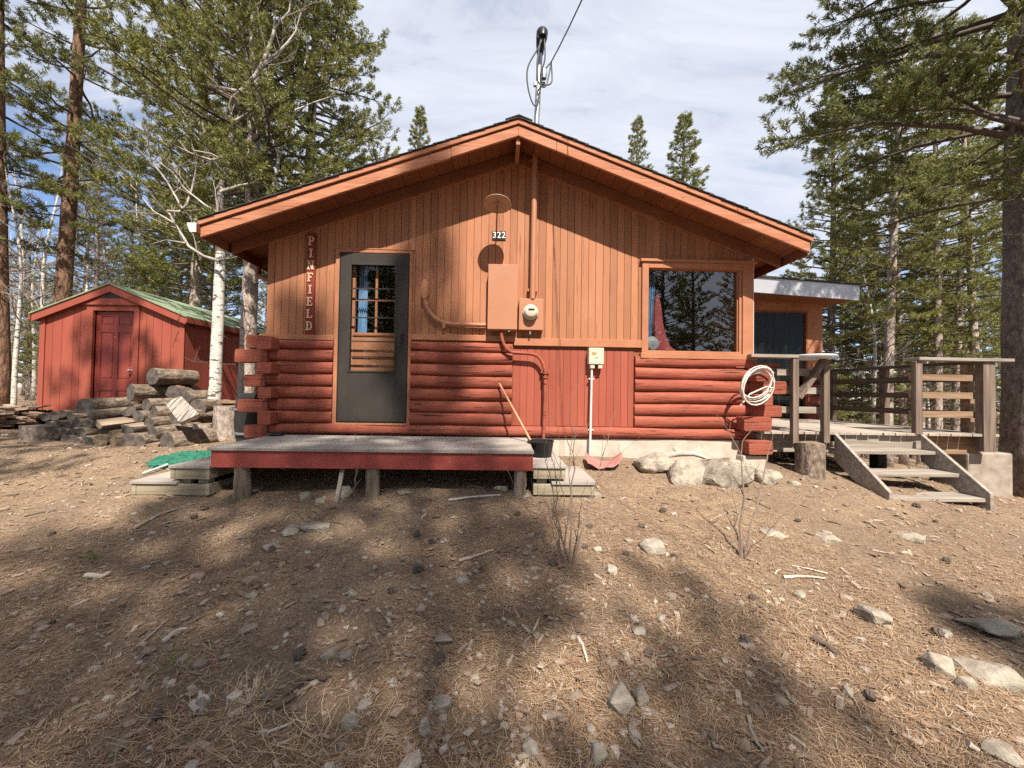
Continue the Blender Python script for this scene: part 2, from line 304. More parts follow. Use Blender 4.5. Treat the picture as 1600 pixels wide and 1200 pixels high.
# ------------------------------------------------------------------ mesh builder
def smooth_pts(P, k=5):   # Catmull-Rom through the points
    P = [Vector(p) for p in P]; Q = [P[0] * 2 - P[1]] + P + [P[-1] * 2 - P[-2]]; out = []
    for i in range(1, len(Q) - 2):
        a, b, c, d = Q[i - 1:i + 3]
        for j in range(k):
            t = j / k; out.append(.5 * (2 * b + (c - a) * t + (2 * a - 5 * b + 4 * c - d) * t * t + (3 * b - a - 3 * c + d) * t ** 3))
    return out + [P[-1]]
class MB:
    def __init__(s): s.v = []; s.f = []; s.mi = []; s.n = 0
    def add(s, V, F, mi=0):
        o = s.n; V = [tuple(map(float, p)) for p in V]; s.v += V; s.n += len(V)
        s.f += [tuple(i + o for i in f) for f in F]; s.mi += [mi] * len(F); return s
    def box(s, x0, x1, y0, y1, z0, z1, mi=0):
        return s.add([(x0, y0, z0), (x1, y0, z0), (x1, y1, z0), (x0, y1, z0), (x0, y0, z1), (x1, y0, z1), (x1, y1, z1), (x0, y1, z1)],
                     [(0, 3, 2, 1), (4, 5, 6, 7), (0, 1, 5, 4), (1, 2, 6, 5), (2, 3, 7, 6), (3, 0, 4, 7)], mi)
    def prism_y(s, poly, y0, y1, mi=0):   # poly: list of (x,z), counter-clockwise seen from -y
        n = len(poly)
        V = [(x, y0, z) for x, z in poly] + [(x, y1, z) for x, z in poly]
        F = [tuple(range(n)), tuple(range(2 * n - 1, n - 1, -1))] + [(i, i + n, (i + 1) % n + n, (i + 1) % n) for i in range(n)]
        return s.add(V, F, mi)
    def prism_x(s, poly, x0, x1, mi=0):   # poly of (y,z)
        n = len(poly)
        V = [(x0, y, z) for y, z in poly] + [(x1, y, z) for y, z in poly]
        F = [tuple(range(n - 1, -1, -1)), tuple(range(n, 2 * n))] + [(i, (i + 1) % n, (i + 1) % n + n, i + n) for i in range(n)]
        return s.add(V, F, mi)
    def beam(s, a, b, w, h, up=(0, 0, 1), mi=0):  # box from a to b, width w sideways, height h along up
        a = Vector(a); b = Vector(b); d = (b - a).normalized(); sd = d.cross(Vector(up)).normalized(); u = sd.cross(d)
        V = []
        for p in (a, b):
            for q, r in ((-1, -1), (1, -1), (1, 1), (-1, 1)): V.append(p + sd * (q * w / 2) + u * (r * h / 2))
        return s.add(V, [(0, 1, 2, 3), (7, 6, 5, 4), (0, 4, 5, 1), (1, 5, 6, 2), (2, 6, 7, 3), (3, 7, 4, 0)], mi)
    def tube(s, pts, rad, n=8, cap=True, mi=0, wob=0):
        P = np.array([tuple(p) for p in pts], float); k = len(P)
        R = np.full(k, rad, float) if np.isscalar(rad) else np.array(rad, float)
        T = np.gradient(P, axis=0); T /= np.linalg.norm(T, axis=1)[:, None] + 1e-9
        m = T.mean(0); ref = np.eye(3)[int(np.argmin(np.abs(m)))]
        A = np.cross(T, ref); A /= np.linalg.norm(A, axis=1)[:, None] + 1e-9; B = np.cross(T, A)
        th = np.arange(n) * 2 * PI / n
        RR = np.repeat(R[:, None], n, 1)
        if wob: RR = RR * (1 + RNG.uniform(-wob, wob, RR.shape))
        V = P[:, None, :] + RR[:, :, None] * (np.cos(th)[None, :, None] * A[:, None, :] + np.sin(th)[None, :, None] * B[:, None, :])
        V = V.reshape(-1, 3)
        F = [(i * n + j, i * n + (j + 1) % n, (i + 1) * n + (j + 1) % n, (i + 1) * n + j) for i in range(k - 1) for j in range(n)]
        if cap: F += [tuple(range(n - 1, -1, -1)), tuple((k - 1) * n + j for j in range(n))]
        return s.add(V, F, mi)
    def lathe(s, prof, c, n=24, mi=0, axis=None):  # prof: list of (r,z)
        V = []; k = len(prof)
        q = Vector((0, 0, 1)).rotation_difference(Vector(axis)) if axis is not None else Quaternion()
        for r, z in prof:
            for j in range(n):
                a = 2 * PI * j / n; V.append(Vector(c) + q @ Vector((r * math.cos(a), r * math.sin(a), z)))
        F = [(i * n + j, i * n + (j + 1) % n, (i + 1) * n + (j + 1) % n, (i + 1) * n + j) for i in range(k - 1) for j in range(n)]
        if prof[0][0] > 1e-4: F.append(tuple(range(n - 1, -1, -1)))
        if prof[-1][0] > 1e-4: F.append(tuple((k - 1) * n + j for j in range(n)))
        return s.add(V, F, mi)
    def build(s, name, mats, parent=None, smooth=False, bevel=0, fix=True):
        me = bpy.data.meshes.new(name); me.from_pydata(s.v, [], s.f)
        mats = mats if isinstance(mats, (list, tuple)) else [mats]
        for m in mats: me.materials.append(M[m] if isinstance(m, str) else m)
        if len(mats) > 1: me.polygons.foreach_set('material_index', s.mi)
        if fix:
            import bmesh
            bm = bmesh.new(); bm.from_mesh(me); bmesh.ops.recalc_face_normals(bm, faces=bm.faces); bm.to_mesh(me); bm.free()
        if smooth:
            me.polygons.foreach_set('use_smooth', [True] * len(me.polygons))
            me.set_sharp_from_angle(angle=math.radians(50))
        return link(name, me, parent, bevel)
def link(name, me, parent=None, bevel=0):
    o = bpy.data.objects.new(name, me); COL.objects.link(o)
    if parent is not None:
        o.parent = parent; o.location = -Vector(parent.location) if parent.get('_w') else (0, 0, 0)
    if bevel:
        b = o.modifiers.new('edge', 'BEVEL'); b.width = bevel; b.segments = 2; b.limit_method = 'ANGLE'; b.angle_limit = math.radians(40)
    return o
def recenter(o):   # a one-mesh thing gets its origin at its base
    n = len(o.data.vertices); a = np.empty(n * 3); o.data.vertices.foreach_get('co', a); a = a.reshape(-1, 3)
    c = (a.min(0) + a.max(0)) / 2; c[2] = a[:, 2].min()
    o.data.vertices.foreach_set('co', (a - c).ravel()); o.location = c; return o
def tag(o, label=None, cat=None, group=None, kind=None):
    if label: o['label'] = label
    if cat: o['category'] = cat
    if group: o['group'] = group
    if kind: o['kind'] = kind
    return o
def thing(name, loc, label, cat, group=None):
    """Empty at the thing's base; its children are built in world coordinates."""
    o = bpy.data.objects.new(name, None); COL.objects.link(o); o.location = loc; o['_w'] = 1; o.empty_display_size = .1
    return tag(o, label, cat, group)
def proto(name, label, cat, group=None):
    o = bpy.data.objects.new(name, None); COL.objects.link(o); return tag(o, label, cat, group)
def copy_tree(o, parent=None):
    c = o.copy(); COL.objects.link(c)
    if parent: c.parent = parent
    for ch in list(o.children): copy_tree(ch, c)
    return c
def solo(mb, name, mat, label, cat, group=None, smooth=False, bevel=0, kind=None):
    return tag(recenter(mb.build(name, mat, None, smooth, bevel)), label, cat, group, kind)
def np_mesh(name, V, F, mat, smooth=False):
    me = bpy.data.meshes.new(name); V = np.asarray(V, np.float32).reshape(-1, 3); F = np.asarray(F, np.int32)
    k = F.shape[1]
    me.vertices.add(len(V)); me.vertices.foreach_set('co', V.ravel())
    me.loops.add(F.size); me.loops.foreach_set('vertex_index', F.ravel())
    me.polygons.add(len(F)); me.polygons.foreach_set('loop_start', np.arange(0, F.size, k, dtype=np.int32))
    me.polygons.foreach_set('use_smooth', np.full(len(F), smooth))
    me.update(calc_edges=True); me.validate()
    me.materials.append(M[mat]); return me
#==PART2==
# ================================================================== CABIN
YF = 4.66                      # the plane of the gable wall
XL, XR = X_(413, 600, YF), 3.06
XRG, SL = .135, .362           # ridge and roof slope
ZR = at(808, 185, 4.2).z       # top of the roof at the gable edge
YR, YB = 4.20, 11.2
XE0, XE1 = -3.30, 3.46
def zt(x): return ZR - abs(x - XRG) * (SL - .006 if x < XRG else SL + .008)
cabin = thing('cabin', (0.1, YF, .6), 'log and board cabin painted red below and orange above, with low gable roof', 'cabin')
def facade_z(py): return Z_(800, py, YF)
# vertical orange boards, cut round the openings and under the roof line
DX0, DX1 = X_(523, 530, YF), X_(643, 530, YF); DTOP = Z_(583, 391, YF); DBOT = Z_(583, 664, YF)
WX0, WX1 = X_(1002, 490, YF), X_(1175, 490, YF); WTOP = Z_(1090, 412, YF); WBOT = Z_(1090, 556, YF)
ZBELT = EYE + .64; ZBELT_R = EYE + .635
def bz(x): return ZBELT
holes = [(DX0 + .03, DX1 - .03, 0, DTOP - .03), (WX0 + .03, WX1 - .03, WBOT + .02, WTOP - .03)]
mb = MB(); bk = MB()
x = XL; seq = [.088, .086, .09, .088, .087, .091, .086, .088]; k = 0
def upper(x): return zt(x) - .10
def board(mb, x0, x1, y0, y1, zb, ztop):
    a0, a1 = ztop(x0), ztop(x1)
    mb.prism_y([(x0, zb), (x1, zb), (x1, a1), (x0, a0)], y0, y1)
def cut_board(mb, x0, x1, y0, y1):
    cuts = sorted({x0, x1} | {e for h in holes for e in h[:2] if x0 < e < x1})
    for a, b in zip(cuts, cuts[1:]):
        m = (a + b) / 2; hh = [h for h in holes if h[0] < m < h[1]]
        if not hh: board(mb, a, b, y0, y1, ZBELT - .04, upper)
        else:
            h = hh[0]; board(mb, a, b, y0, y1, h[3], upper)
            if h[2] > ZBELT: mb.box(a, b, y0, y1, ZBELT - .04, h[2])
while x < XR - .02:
    w = seq[k % 8]; k += 1; x1 = min(x + w, XR)
    off = U(-.0015, .0015)
    cut_board(mb, x + .0026, x1 - .0026, YF + off, YF + .02 + off)
    x = x1
mb.build('board_siding', 'orange', cabin, bevel=.002)
# sheathing behind the boards and logs
cuts = sorted({XL + .01, XRG, XR - .01} | {e for h in holes for e in h[:2]})
for a, b in zip(cuts, cuts[1:]):
    m = (a + b) / 2; hh = [h for h in holes if h[0] < m < h[1]]
    if not hh: board(bk, a, b, YF + .0075, YF + .1, EYE - .53, upper)
    else:
        h = hh[0]; board(bk, a, b, YF + .0075, YF + .1, h[3], upper)
        if h[2] > EYE - .5: bk.box(a, b, YF + .0075, YF + .1, EYE - .53, h[2])
bk.build('sheathing', 'backing', cabin)
# belt boards between boards and logs
b = MB(); b.box(XL - .06, DX0 - .001, YF - .03, YF - .001, Z_(470, 531, YF), Z_(470, 523, YF)); b.build('belt_board', 'orange_trim', cabin, bevel=.004)
xm = X_(803, 530, YF)
b = MB(); b.box(DX1 + .001, xm, YF - .03, YF - .001, Z_(720, 532.5, YF), Z_(720, 524, YF)); b.build('belt_board', 'orange_trim', cabin, bevel=.004)
b = MB(); b.box(xm + .002, WX0 - .002, YF - .034, YF - .001, Z_(900, 542, YF), Z_(900, 530, YF)); b.build('belt_board', 'orange_trim', cabin, bevel=.004)
# half-round log siding
JZ = [EYE + q for q in (-.548, -.412, -.264, -.117, .03, .178, .325, .47, .60)]
def log_course(mb, x0, x1, z0, z1, y, pr):
    n = max(3, int((x1 - x0) / .10)); prof = 9; V = []; s = U(0, 99)
    xs = np.linspace(x0, x1, n + 1)
    for i, xx in enumerate(xs):
        w1 = .008 * math.sin(xx * 2.3 + s) + .005 * math.sin(xx * 5.3 + s * 2) + U(-.0025, .0025)
        for j in range(prof):
            a = PI * j / (prof - 1)
            zz = (z0 + z1) / 2 - math.cos(a) * (z1 - z0 - .004) / 2 * (1 + w1 * .4) + U(-.001, .001)
            V.append((xx, y - (pr + w1) * math.sin(a) ** .5, zz + w1 * .5))
    F = [(i * prof + j, (i + 1) * prof + j, (i + 1) * prof + j + 1, i * prof + j + 1) for i in range(n) for j in range(prof - 1)]
    F += [tuple(range(prof)), tuple(n * prof + j for j in range(prof - 1, -1, -1))]
    F += [(i * prof, i * prof + prof - 1, (i + 1) * prof + prof - 1, (i + 1) * prof) for i in range(n)]
    mb.add(V, F)
PX0, PX1 = X_(800, 600, YF), X_(991, 600, YF)      # red board panel
lw = MB()
for i in range(8):
    z0, z1 = JZ[i], min(JZ[i + 1], EYE + .592)
    if i >= 1:
        log_course(lw, XL, DX0 - .004, z0, z1, YF + .03, .075)
    log_course(lw, DX1 + .004 if i else XL, PX0, z0, z1 if i else z1, YF + .03, .075) if i else None
    if i < 7: 
        if i >= 1: log_course(lw, PX1, XR, z0, z1, YF + .03, .075)
    if i == 0: log_course(lw, XL, XR, z0, z1, YF + .03, .08)
lw.build('log_wall', 'log', cabin, smooth=True)
rb = MB(); x = PX0 + .006; k = 0
while x < PX1 - .02:
    w = [.088, .086, .09, .087, .088, .091, .086, .088][k % 8]; k += 1; x1 = min(x + w, PX1 - .006)
    rb.box(x + .0026, x1 - .0026, YF + U(-.001, .001), YF + .022, JZ[1] + .004, ZBELT_R - .115)
    x = x1
rb.build('red_board_panel', 'redboard', cabin, bevel=.002)
# corner logs: square ends of the side walls, round tails of the facade logs
def log_end(px0, px1, py0, py1, y0, y1, name='log_end', parent=cabin):
    a = at(px0, py1, y0); c = at(px1, py0, y0); m = MB()
    w = c.x - a.x; h = c.z - a.z; q = min(w, h) * .10
    poly = [(a.x + q, a.z), (c.x - q, a.z + U(0, .01)), (c.x, a.z + q), (c.x + U(-.006, .006), c.z - q), (c.x - q, c.z), (a.x + q, c.z + U(-.008, .008)), (a.x, c.z - q), (a.x + U(-.006, .006), a.z + q)]
    m.prism_y(poly, y0, y1); return m.build(name, 'log', parent, bevel=.006)
YE = 4.50
for (u0, u1, v0, v1) in ((1181, 1206, 574, 596), (1180, 1208, 616, 634), (1163, 1206, 652, 674), (1170, 1208, 689, 711)): log_end(u0, u1, v0, v1, YE - .03, 5.2)
for (u0, u1, v0, v1) in ((1174, 1229, 596, 616), (1172, 1222, 633.5, 652)): log_end(u0, u1, v0, v1, YE + .1, YE + .28)
log_end(1150, 1220, 568, 575, YE + .12, YE + .2)
for (u0, u1, v0, v1) in ((400, 424, 525, 546), (400, 424, 566, 584), (402, 423, 605, 623), (401, 423, 643, 664)): log_end(u0, u1, v0, v1, YE - .03, 5.2)
for (u0, u1, v0, v1) in ((384, 414, 524, 544), (366, 418, 546, 566), (381, 414, 585, 604), (370, 418, 625, 644), (380, 418, 664, 684)): log_end(u0, u1, v0, v1, YE + .1, YE + .28)
# foundation
f = MB(); f.box(XL + .05, XR + .02, YF - .005, YF + .2, .1, JZ[0] - .004); f.build('foundation', 'concrete', cabin, bevel=.01)
f = MB(); a = at(1163, 712, YE); c = at(1199, 745, YE); f.box(a.x, c.x, YE + .02, YE + .3, c.z - .3, a.z - .005); f.build('corner_pier', 'concrete', cabin, bevel=.012)
# side walls, back wall, room
s = MB()
s.box(XL, XL + .1, YF + .105, YB - .4, EYE - .53, zt(XL) - .13); s.box(XR - .1, XR, YF + .105, YB - .4, EYE - .53, zt(XR) - .13)
s.prism_y([(XL, EYE - .53), (XR, EYE - .53), (XR, zt(XR) - .13), (XRG, ZR - .13), (XL, zt(XL) - .13)], YB - .39, YB - .3)
s.build('side_wall', 'log', cabin)
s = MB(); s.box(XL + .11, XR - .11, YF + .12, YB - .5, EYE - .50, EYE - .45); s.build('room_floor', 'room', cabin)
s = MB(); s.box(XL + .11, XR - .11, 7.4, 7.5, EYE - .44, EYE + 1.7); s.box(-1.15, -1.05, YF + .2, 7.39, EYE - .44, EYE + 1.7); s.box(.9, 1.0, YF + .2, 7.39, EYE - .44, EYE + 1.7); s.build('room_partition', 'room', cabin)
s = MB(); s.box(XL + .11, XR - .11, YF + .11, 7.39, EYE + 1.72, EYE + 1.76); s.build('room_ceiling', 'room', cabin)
# ---- roof
def chev(mb, o0, o1, y0, y1, xa=XE0, xb=XE1):   # band between two vertical offsets under the roof line
    mb.prism_y([(xa, zt(xa) - o1), (XRG, ZR - o1), (XRG, ZR - o0), (xa, zt(xa) - o0)], y0, y1)
    mb.prism_y([(XRG + .0004, ZR - o1), (xb, zt(xb) - o1), (xb, zt(xb) - o0), (XRG + .0004, ZR - o0)], y0, y1)
r = MB(); chev(r, .012, .07, YR + .03, YB); roof = r.build('roof', 'soffit', cabin)
sh = MB()
for side in (-1, 1):
    L = (XRG - XE0) if side < 0 else (XE1 - XRG); n = 26; st = L / n
    for i in range(n):
        a = XRG + side * (i * st - (.0 if i == 0 else .03)); c = XRG + side * (i + 1) * st
        y = YR - .012 - U(0, .006)
        while y < YB + .05:
            y2 = min(y + U(.8, 1.1), YB + .06); t = U(-.002, .002); j = U(-.008, .008)
            p = [(a, zt(a) + .0015 + t), (c + side * (.012 + j), zt(c) + .006 + t), (c + side * (.012 + j), zt(c) + .015 + t), (a, zt(a) + .009 + t)]
            sh.prism_y(p if side > 0 else p[::-1], y, y2 - .003); y = y2
ridge = MB(); y = YR - .02
while y < YB:
    y2 = min(y + .3, YB + .05)
    ridge.prism_y([(XRG - .15, zt(XRG - .15) + .024), (XRG, ZR + .024), (XRG + .15, zt(XRG + .15) + .024), (XRG + .15, zt(XRG + .15) + .034), (XRG, ZR + .036), (XRG - .15, zt(XRG - .15) + .034)], y, y2 - .002); y = y2
sh.v += []; 
sh.build('shingles', 'shingle', roof); ridge.build('ridge_cap', 'shingle', roof)
def rake(mb, x0, x1, o0, o1, y0, y1):
    mb.prism_y([(x0, zt(x0) - o1), (x1, zt(x1) - o1), (x1, zt(x1) - o0), (x0, zt(x0) - o0)], y0, y1)
for (x0, x1) in ((XE0 - .005, XRG - .0005), (XRG + .0005, 2.6), (2.603, XE1 + .005)):
    m_ = MB(); rake(m_, x0, x1, .002, .053, YR, YR + .027); m_.build('rake_trim', 'fascia', cabin, bevel=.003)
xj = X_(704, 240, YR)
for (x0, x1, dy, o) in ((XE0, xj, .004, .004), (xj + .004, XRG - .0005, 0, 0), (XRG + .0005, X_(870, 220, YR), 0, 0), (X_(870, 220, YR) + .003, XE1 - .02, 0, 0)):
    m_ = MB(); rake(m_, x0, x1, .068, .178 + o, YR + .018 + dy, YR + .05 + dy); m_.build('fascia_board', 'fascia', cabin, bevel=.003)
so = MB()
for side in (-1, 1):
    d = .0
    L = (XRG - XE0) if side < 0 else (XE1 - XRG)
    while d < L - .05:
        e = min(d + .19, L - .02); a, c = sorted((XRG + side * (d + .003), XRG + side * (e - .003)))
        o = U(-.002, .002); rake(so, a, c, .078 + o, .096 + o, YR + .055, YF + .02); d = e
so.build('soffit', 'soffit', cabin)
fr = MB(); rake(fr, XE0 + .06, XRG - .001, .10, .235, YF - .045, YF - .004); rake(fr, XRG + .001, XE1 - .06, .10, .235, YF - .045, YF - .004)
fr.build('gable_rafter', 'soffit', cabin, bevel=.004)
fm = MB(); rake(fm, XL + .02, XRG - .001, .2365, .252, YF - .02, YF - .003); rake(fm, XRG + .001, XR - .02, .2365, .252, YF - .02, YF - .003); fm.build('gable_moulding', 'orange_trim', cabin)
rb_ = MB(); rb_.box(XRG - .025, XRG + .02, YR + .052, YF - .047, ZR - .26, ZR - .1); rb_.build('ridge_beam', 'orange_trim', cabin, bevel=.003)
for xe, sgn in ((XE0, -1), (XE1, 1)):
    eb = MB(); eb.box(xe - .012 if sgn > 0 else xe, xe if sgn > 0 else xe + .012, YR + .06, YB, zt(xe) - .19, zt(xe) - .072)
    for i in range(11):
        y = YF + .6 + i * .6; xx0, xx1 = (xe + .014, XL - .002) if sgn < 0 else (XR + .002, xe - .014)
        eb.prism_y([(xx0, zt(xx0) - .19), (xx1, zt(xx1) - .19), (xx1, zt(xx1) - .075), (xx0, zt(xx0) - .075)], y, y + .04)
    eb.build('eave_board', 'soffit', cabin)
# gutter along the left eave, with a downspout elbow
g = MB(); gx, gzv = XE0, zt(XE0) - .05
prof = [(gx - .001, gzv), (gx - .001, gzv - .10), (gx - .065, gzv - .10), (gx - .095, gzv - .03), (gx - .10, gzv), (gx - .094, gzv), (gx - .089, gzv - .03), (gx - .062, gzv - .093), (gx - .008, gzv - .093), (gx - .008, gzv)]
for i in range(len(prof)):
    pass
def sweep_y(mb, poly, y0, y1):
    n = len(poly); V = [(x, y0, z) for x, z in poly] + [(x, y1, z) for x, z in poly]
    mb.add(V, [(i, (i + 1) % n, (i + 1) % n + n, i + n) for i in range(n)])
sweep_y(g, prof, YR - .03, YB)
gut = g.build('gutter', 'soffit', cabin)
g = MB(); g.prism_y(prof[:5], YR - .036, YR - .031); g.build('end_cap', 'white_metal', gut)
g = MB(); g.tube([(gx - .05, 5.3, gzv - .1), (gx - .05, 5.3, gzv - .17), (gx - .02, 5.25, gzv - .25), (XL - .12, 5.1, gzv - .36), (XL - .06, 5.08, gzv - .42), (XL - .06, 5.08, EYE - .5)], .035, 8); g.build('downspout', 'soffit', gut, smooth=True)
# ---- storm door, frame and inner door
fy = YF - .025
d0, d1 = X_(530, 530, YF), X_(637.5, 530, YF); dt, db = Z_(583, 397, YF), Z_(583, 660, YF)
m_ = MB(); m_.box(DX0, d0 - .006, fy, YF + .1, DBOT, DTOP); m_.box(d1 + .006, DX1, fy, YF + .1, DBOT, DTOP)
m_.box(d0 - .005, d1 + .005, fy + .001, YF + .1, dt + .008, DTOP); m_.box(d0 - .005, d1 + .005, fy - .02, YF + .1, DBOT, db - .006)
m_.build('door_frame', 'orange_trim', cabin, bevel=.004)
m_ = MB(); m_.box(DX0 - .02, DX1 + .02, fy - .004, fy + .02, DTOP + .001, DTOP + .014); m_.build('door_cap', 'orange_trim', cabin, bevel=.003)
g0, g1 = X_(549, 480, YF), X_(619, 480, YF); gt, gb = Z_(583, 415, YF), Z_(583, 580, YF)
y0, y1 = YF - .03, YF + .004
m_ = MB(); m_.box(d0, g0, y0, y1, db, dt); m_.box(g1, d1, y0, y1, db, dt); m_.box(g0 + .0005, g1 - .0005, y0, y1, gt, dt); m_.box(g0 + .0005, g1 - .0005, y0, y1, db, gb)
door = m_.build('storm_door', 'storm', cabin, bevel=.004)
m_ = MB(); q = .018
m_.box(g0 - q, g0 + .006, y0 - .008, y0 - .0005, gb - q, gt + q); m_.box(g1 - .006, g1 + q, y0 - .008, y0 - .0005, gb - q, gt + q)
m_.box(g0 + .007, g1 - .007, y0 - .008, y0 - .0005, gt - .006, gt + q); m_.box(g0 + .007, g1 - .007, y0 - .008, y0 - .0005, gb - q, gb + .004)
m_.build('glazing_bead', 'storm', door, bevel=.003)
for v in (452, 497, 534, 558):
    m_ = MB(); zc = Z_(583, v, YF); m_.box(g0 + .002, g1 - .002, y0 + .004, y0 + .018, zc - .007, zc + .007); m_.build('sash_bar', 'storm', door)
m_ = MB(); m_.add([(g0 + .003, YF - .006, gb + .002), (g1 - .003, YF - .006, gb + .002), (g1 - .003, YF - .006, gt - .002), (g0 + .003, YF - .006, gt - .002)], [(0, 1, 2, 3)]); m_.build('glass_pane', 'glass', door, fix=False)
m_ = MB(); m_.box(d0 + .02, d1 - .02, y0 - .006, y0 - .0005, db + .012, db + .09); m_.build('kick_plate', 'storm', door, bevel=.002)
hx = X_(629, 530, YF); hz = Z_(629, 530, YF)
m_ = MB(); m_.box(hx - .012, hx + .012, y0 - .012, y0 - .0005, hz - .05, hz + .06); m_.box(hx - .008, hx + .008, y0 - .045, y0 - .012, hz - .055, hz - .035); m_.box(hx - .008, hx + .008, y0 - .045, y0 - .033, hz - .035, hz + .03); m_.build('handle', 'blackplastic', door, bevel=.003)
m_ = MB(); m_.tube([(d0 + .004, y0 - .004, db + .01), (d0 + .004, y0 - .004, dt - .01)], .006, 6); m_.build('hinge_rail', 'blackplastic', door)
iy = YF + .06
i0, i1, it, ib = d0 + .01, d1 - .01, dt - .01, db
w0, w1 = X_(555, 470, iy), X_(617, 470, iy); wt, wb = Z_(585, 402, iy), Z_(585, 520, iy)
m_ = MB(); m_.box(i0, w0, iy, iy + .04, ib, it); m_.box(w1, i1, iy, iy + .04, ib, it); m_.box(w0 + .0005, w1 - .0005, iy, iy + .04, wt, it); m_.box(w0 + .0005, w1 - .0005, iy, iy + .04, ib, wb)
inner = m_.build('inner_door', 'orange_trim', cabin)
m_ = MB(); xc = X_(588, 470, iy); zc = Z_(588, 469, iy); m_.box(xc - .013, xc + .013, iy + .002, iy + .03, wb, wt); m_.box(w0, w1, iy - .002, iy + .001, zc - .012, zc + .012); m_.build('muntin', 'orange_trim', inner)
m_ = MB()
for v in (524, 558.5): 
    zc = Z_(585, v, iy); m_.box(w0 - .02, w1 + .02, iy - .012, iy - .0005, zc - .01, zc + .004)
m_.build('door_moulding', 'soffit', inner)
# ---- picture window
gx0, gx1 = X_(1012, 490, YF), X_(1154, 490, YF); gz0, gz1 = Z_(1085, 549, YF), Z_(1085, 421, YF)
m_ = MB(); m_.box(WX0, gx0, YF - .03, YF + .09, WBOT, WTOP); m_.box(gx1 + .035, WX1, YF - .03, YF + .09, WBOT, WTOP)
m_.box(gx1, gx1 + .034, YF - .012, YF + .09, WBOT, WTOP - .05)
m_.box(gx0 + .001, gx1 + .034, YF - .029, YF + .09, gz1, WTOP)
win = m_.build('window_frame', 'orange_trim', cabin, bevel=.004)
m_ = MB(); m_.box(WX0 - .02, WX1 + .03, YF - .055, YF + .002, WBOT - .045, WBOT + .022); m_.box(gx0 + .001, gx1 - .001, YF - .02, YF + .09, WBOT + .023, gz0); m_.build('window_sill', 'orange_trim', win, bevel=.005)
m_ = MB(); m_.box(WX0 - .025, WX1 + .03, YF - .05, YF + .002, WTOP + .001, WTOP + .035); m_.build('window_cap', 'orange_trim', win, bevel=.004)
m_ = MB(); m_.add([(gx0, YF + .03, gz0), (gx1, YF + .03, gz0), (gx1, YF + .03, gz1), (gx0, YF + .03, gz1)], [(0, 1, 2, 3)]); m_.build('window_pane', 'glass_big', win, fix=False)
m_ = MB(); m_.box(gx0 + .002, gx0 + .014, YF + .01, YF + .027, gz0, gz1); m_.box(gx1 - .014, gx1 - .002, YF + .01, YF + .027, gz0, gz1); m_.box(gx0 + .015, gx1 - .015, YF + .01, YF + .027, gz1 - .012, gz1); m_.build('window_stop', 'orange_trim', win)
m_ = MB(); m_.box(WX1 + .001, XR + .02, YF - .02, YF + .02, WBOT, zt(XR) - .25); m_.build('corner_board', 'white_metal', cabin)
# ---- wing on the right behind the deck
YW = 7.25
def PW(px, py): return at(px, py, YW)
wl = XR + .005; wr = PW(1285, 560).x; wtop = PW(1230, 470).z; wfl = EYE - .47
sd0, sd1 = XR + .02, PW(1259, 560).x; sdt = PW(1220, 488).z
m_ = MB(); m_.box(sd1 + .03, wr, YW, YW + .1, wfl, wtop + .1); m_.box(wl, sd1 + .03, YW, YW + .1, sdt + .03, wtop + .12); m_.box(wr - .1, wr, YW + .101, YB - 1, wfl, wtop + .05)
m_.build('wing_wall', 'orange', cabin)
m_ = MB(); m_.box(sd1, sd1 + .029, YW - .01, YW + .08, wfl, sdt + .029); m_.box(wl + .001, sd1 - .001, YW - .01, YW + .08, sdt, sdt + .028); sdr = m_.build('sliding_door', 'soffit', cabin)
m_ = MB(); m_.add([(sd0, YW + .03, wfl + .02), (sd1 - .002, YW + .03, wfl + .02), (sd1 - .002, YW + .03, sdt - .001), (sd0, YW + .03, sdt - .001)], [(0, 1, 2, 3)]); m_.build('door_glass', 'glass_dim', sdr, fix=False)
m_ = MB(); V = []; F = []; n = 90
for i in range(n + 1):
    xx = sd0 + (sd1 - sd0) * i / n; yy = YW + .12 + .04 * math.sin(i * 1.25) + .01 * math.sin(i * .37)
    V += [(xx, yy, wfl + .03), (xx, yy, sdt + .1)]
for i in range(n): F.append((2 * i, 2 * i + 2, 2 * i + 3, 2 * i + 1))
m_.add(V, F).build('door_curtain', 'dark_curtain', sdr, smooth=True, fix=False)
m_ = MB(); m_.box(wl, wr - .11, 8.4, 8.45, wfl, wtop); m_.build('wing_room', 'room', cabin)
YFW = 6.75
a0, a1 = at(1174, 432, YFW), at(1343, 446, YFW); hgt = .27
m_ = MB(); m_.prism_y([(a0.x - .1, a0.z - hgt - .005), (a1.x, a1.z - hgt), (a1.x, a1.z), (a0.x - .1, a0.z + .006)], YFW, YFW + .03); m_.build('wing_fascia', 'silver', cabin, bevel=.004)
m_ = MB(); m_.prism_y([(a0.x - .1, a0.z + .008), (a1.x + .03, a1.z + .002), (a1.x + .03, a1.z + .03), (a0.x - .1, a0.z + .036)], YFW - .03, YB - 1); m_.build('wing_roof', 'shingle', cabin)
m_ = MB(); m_.prism_y([(XR + .01, a0.z - .25), (a1.x - .02, a1.z - .24), (a1.x - .02, a1.z - .003), (XR + .01, a0.z + .002)], YFW + .031, YB - 1.05); m_.build('wing_soffit', 'soffit', cabin)
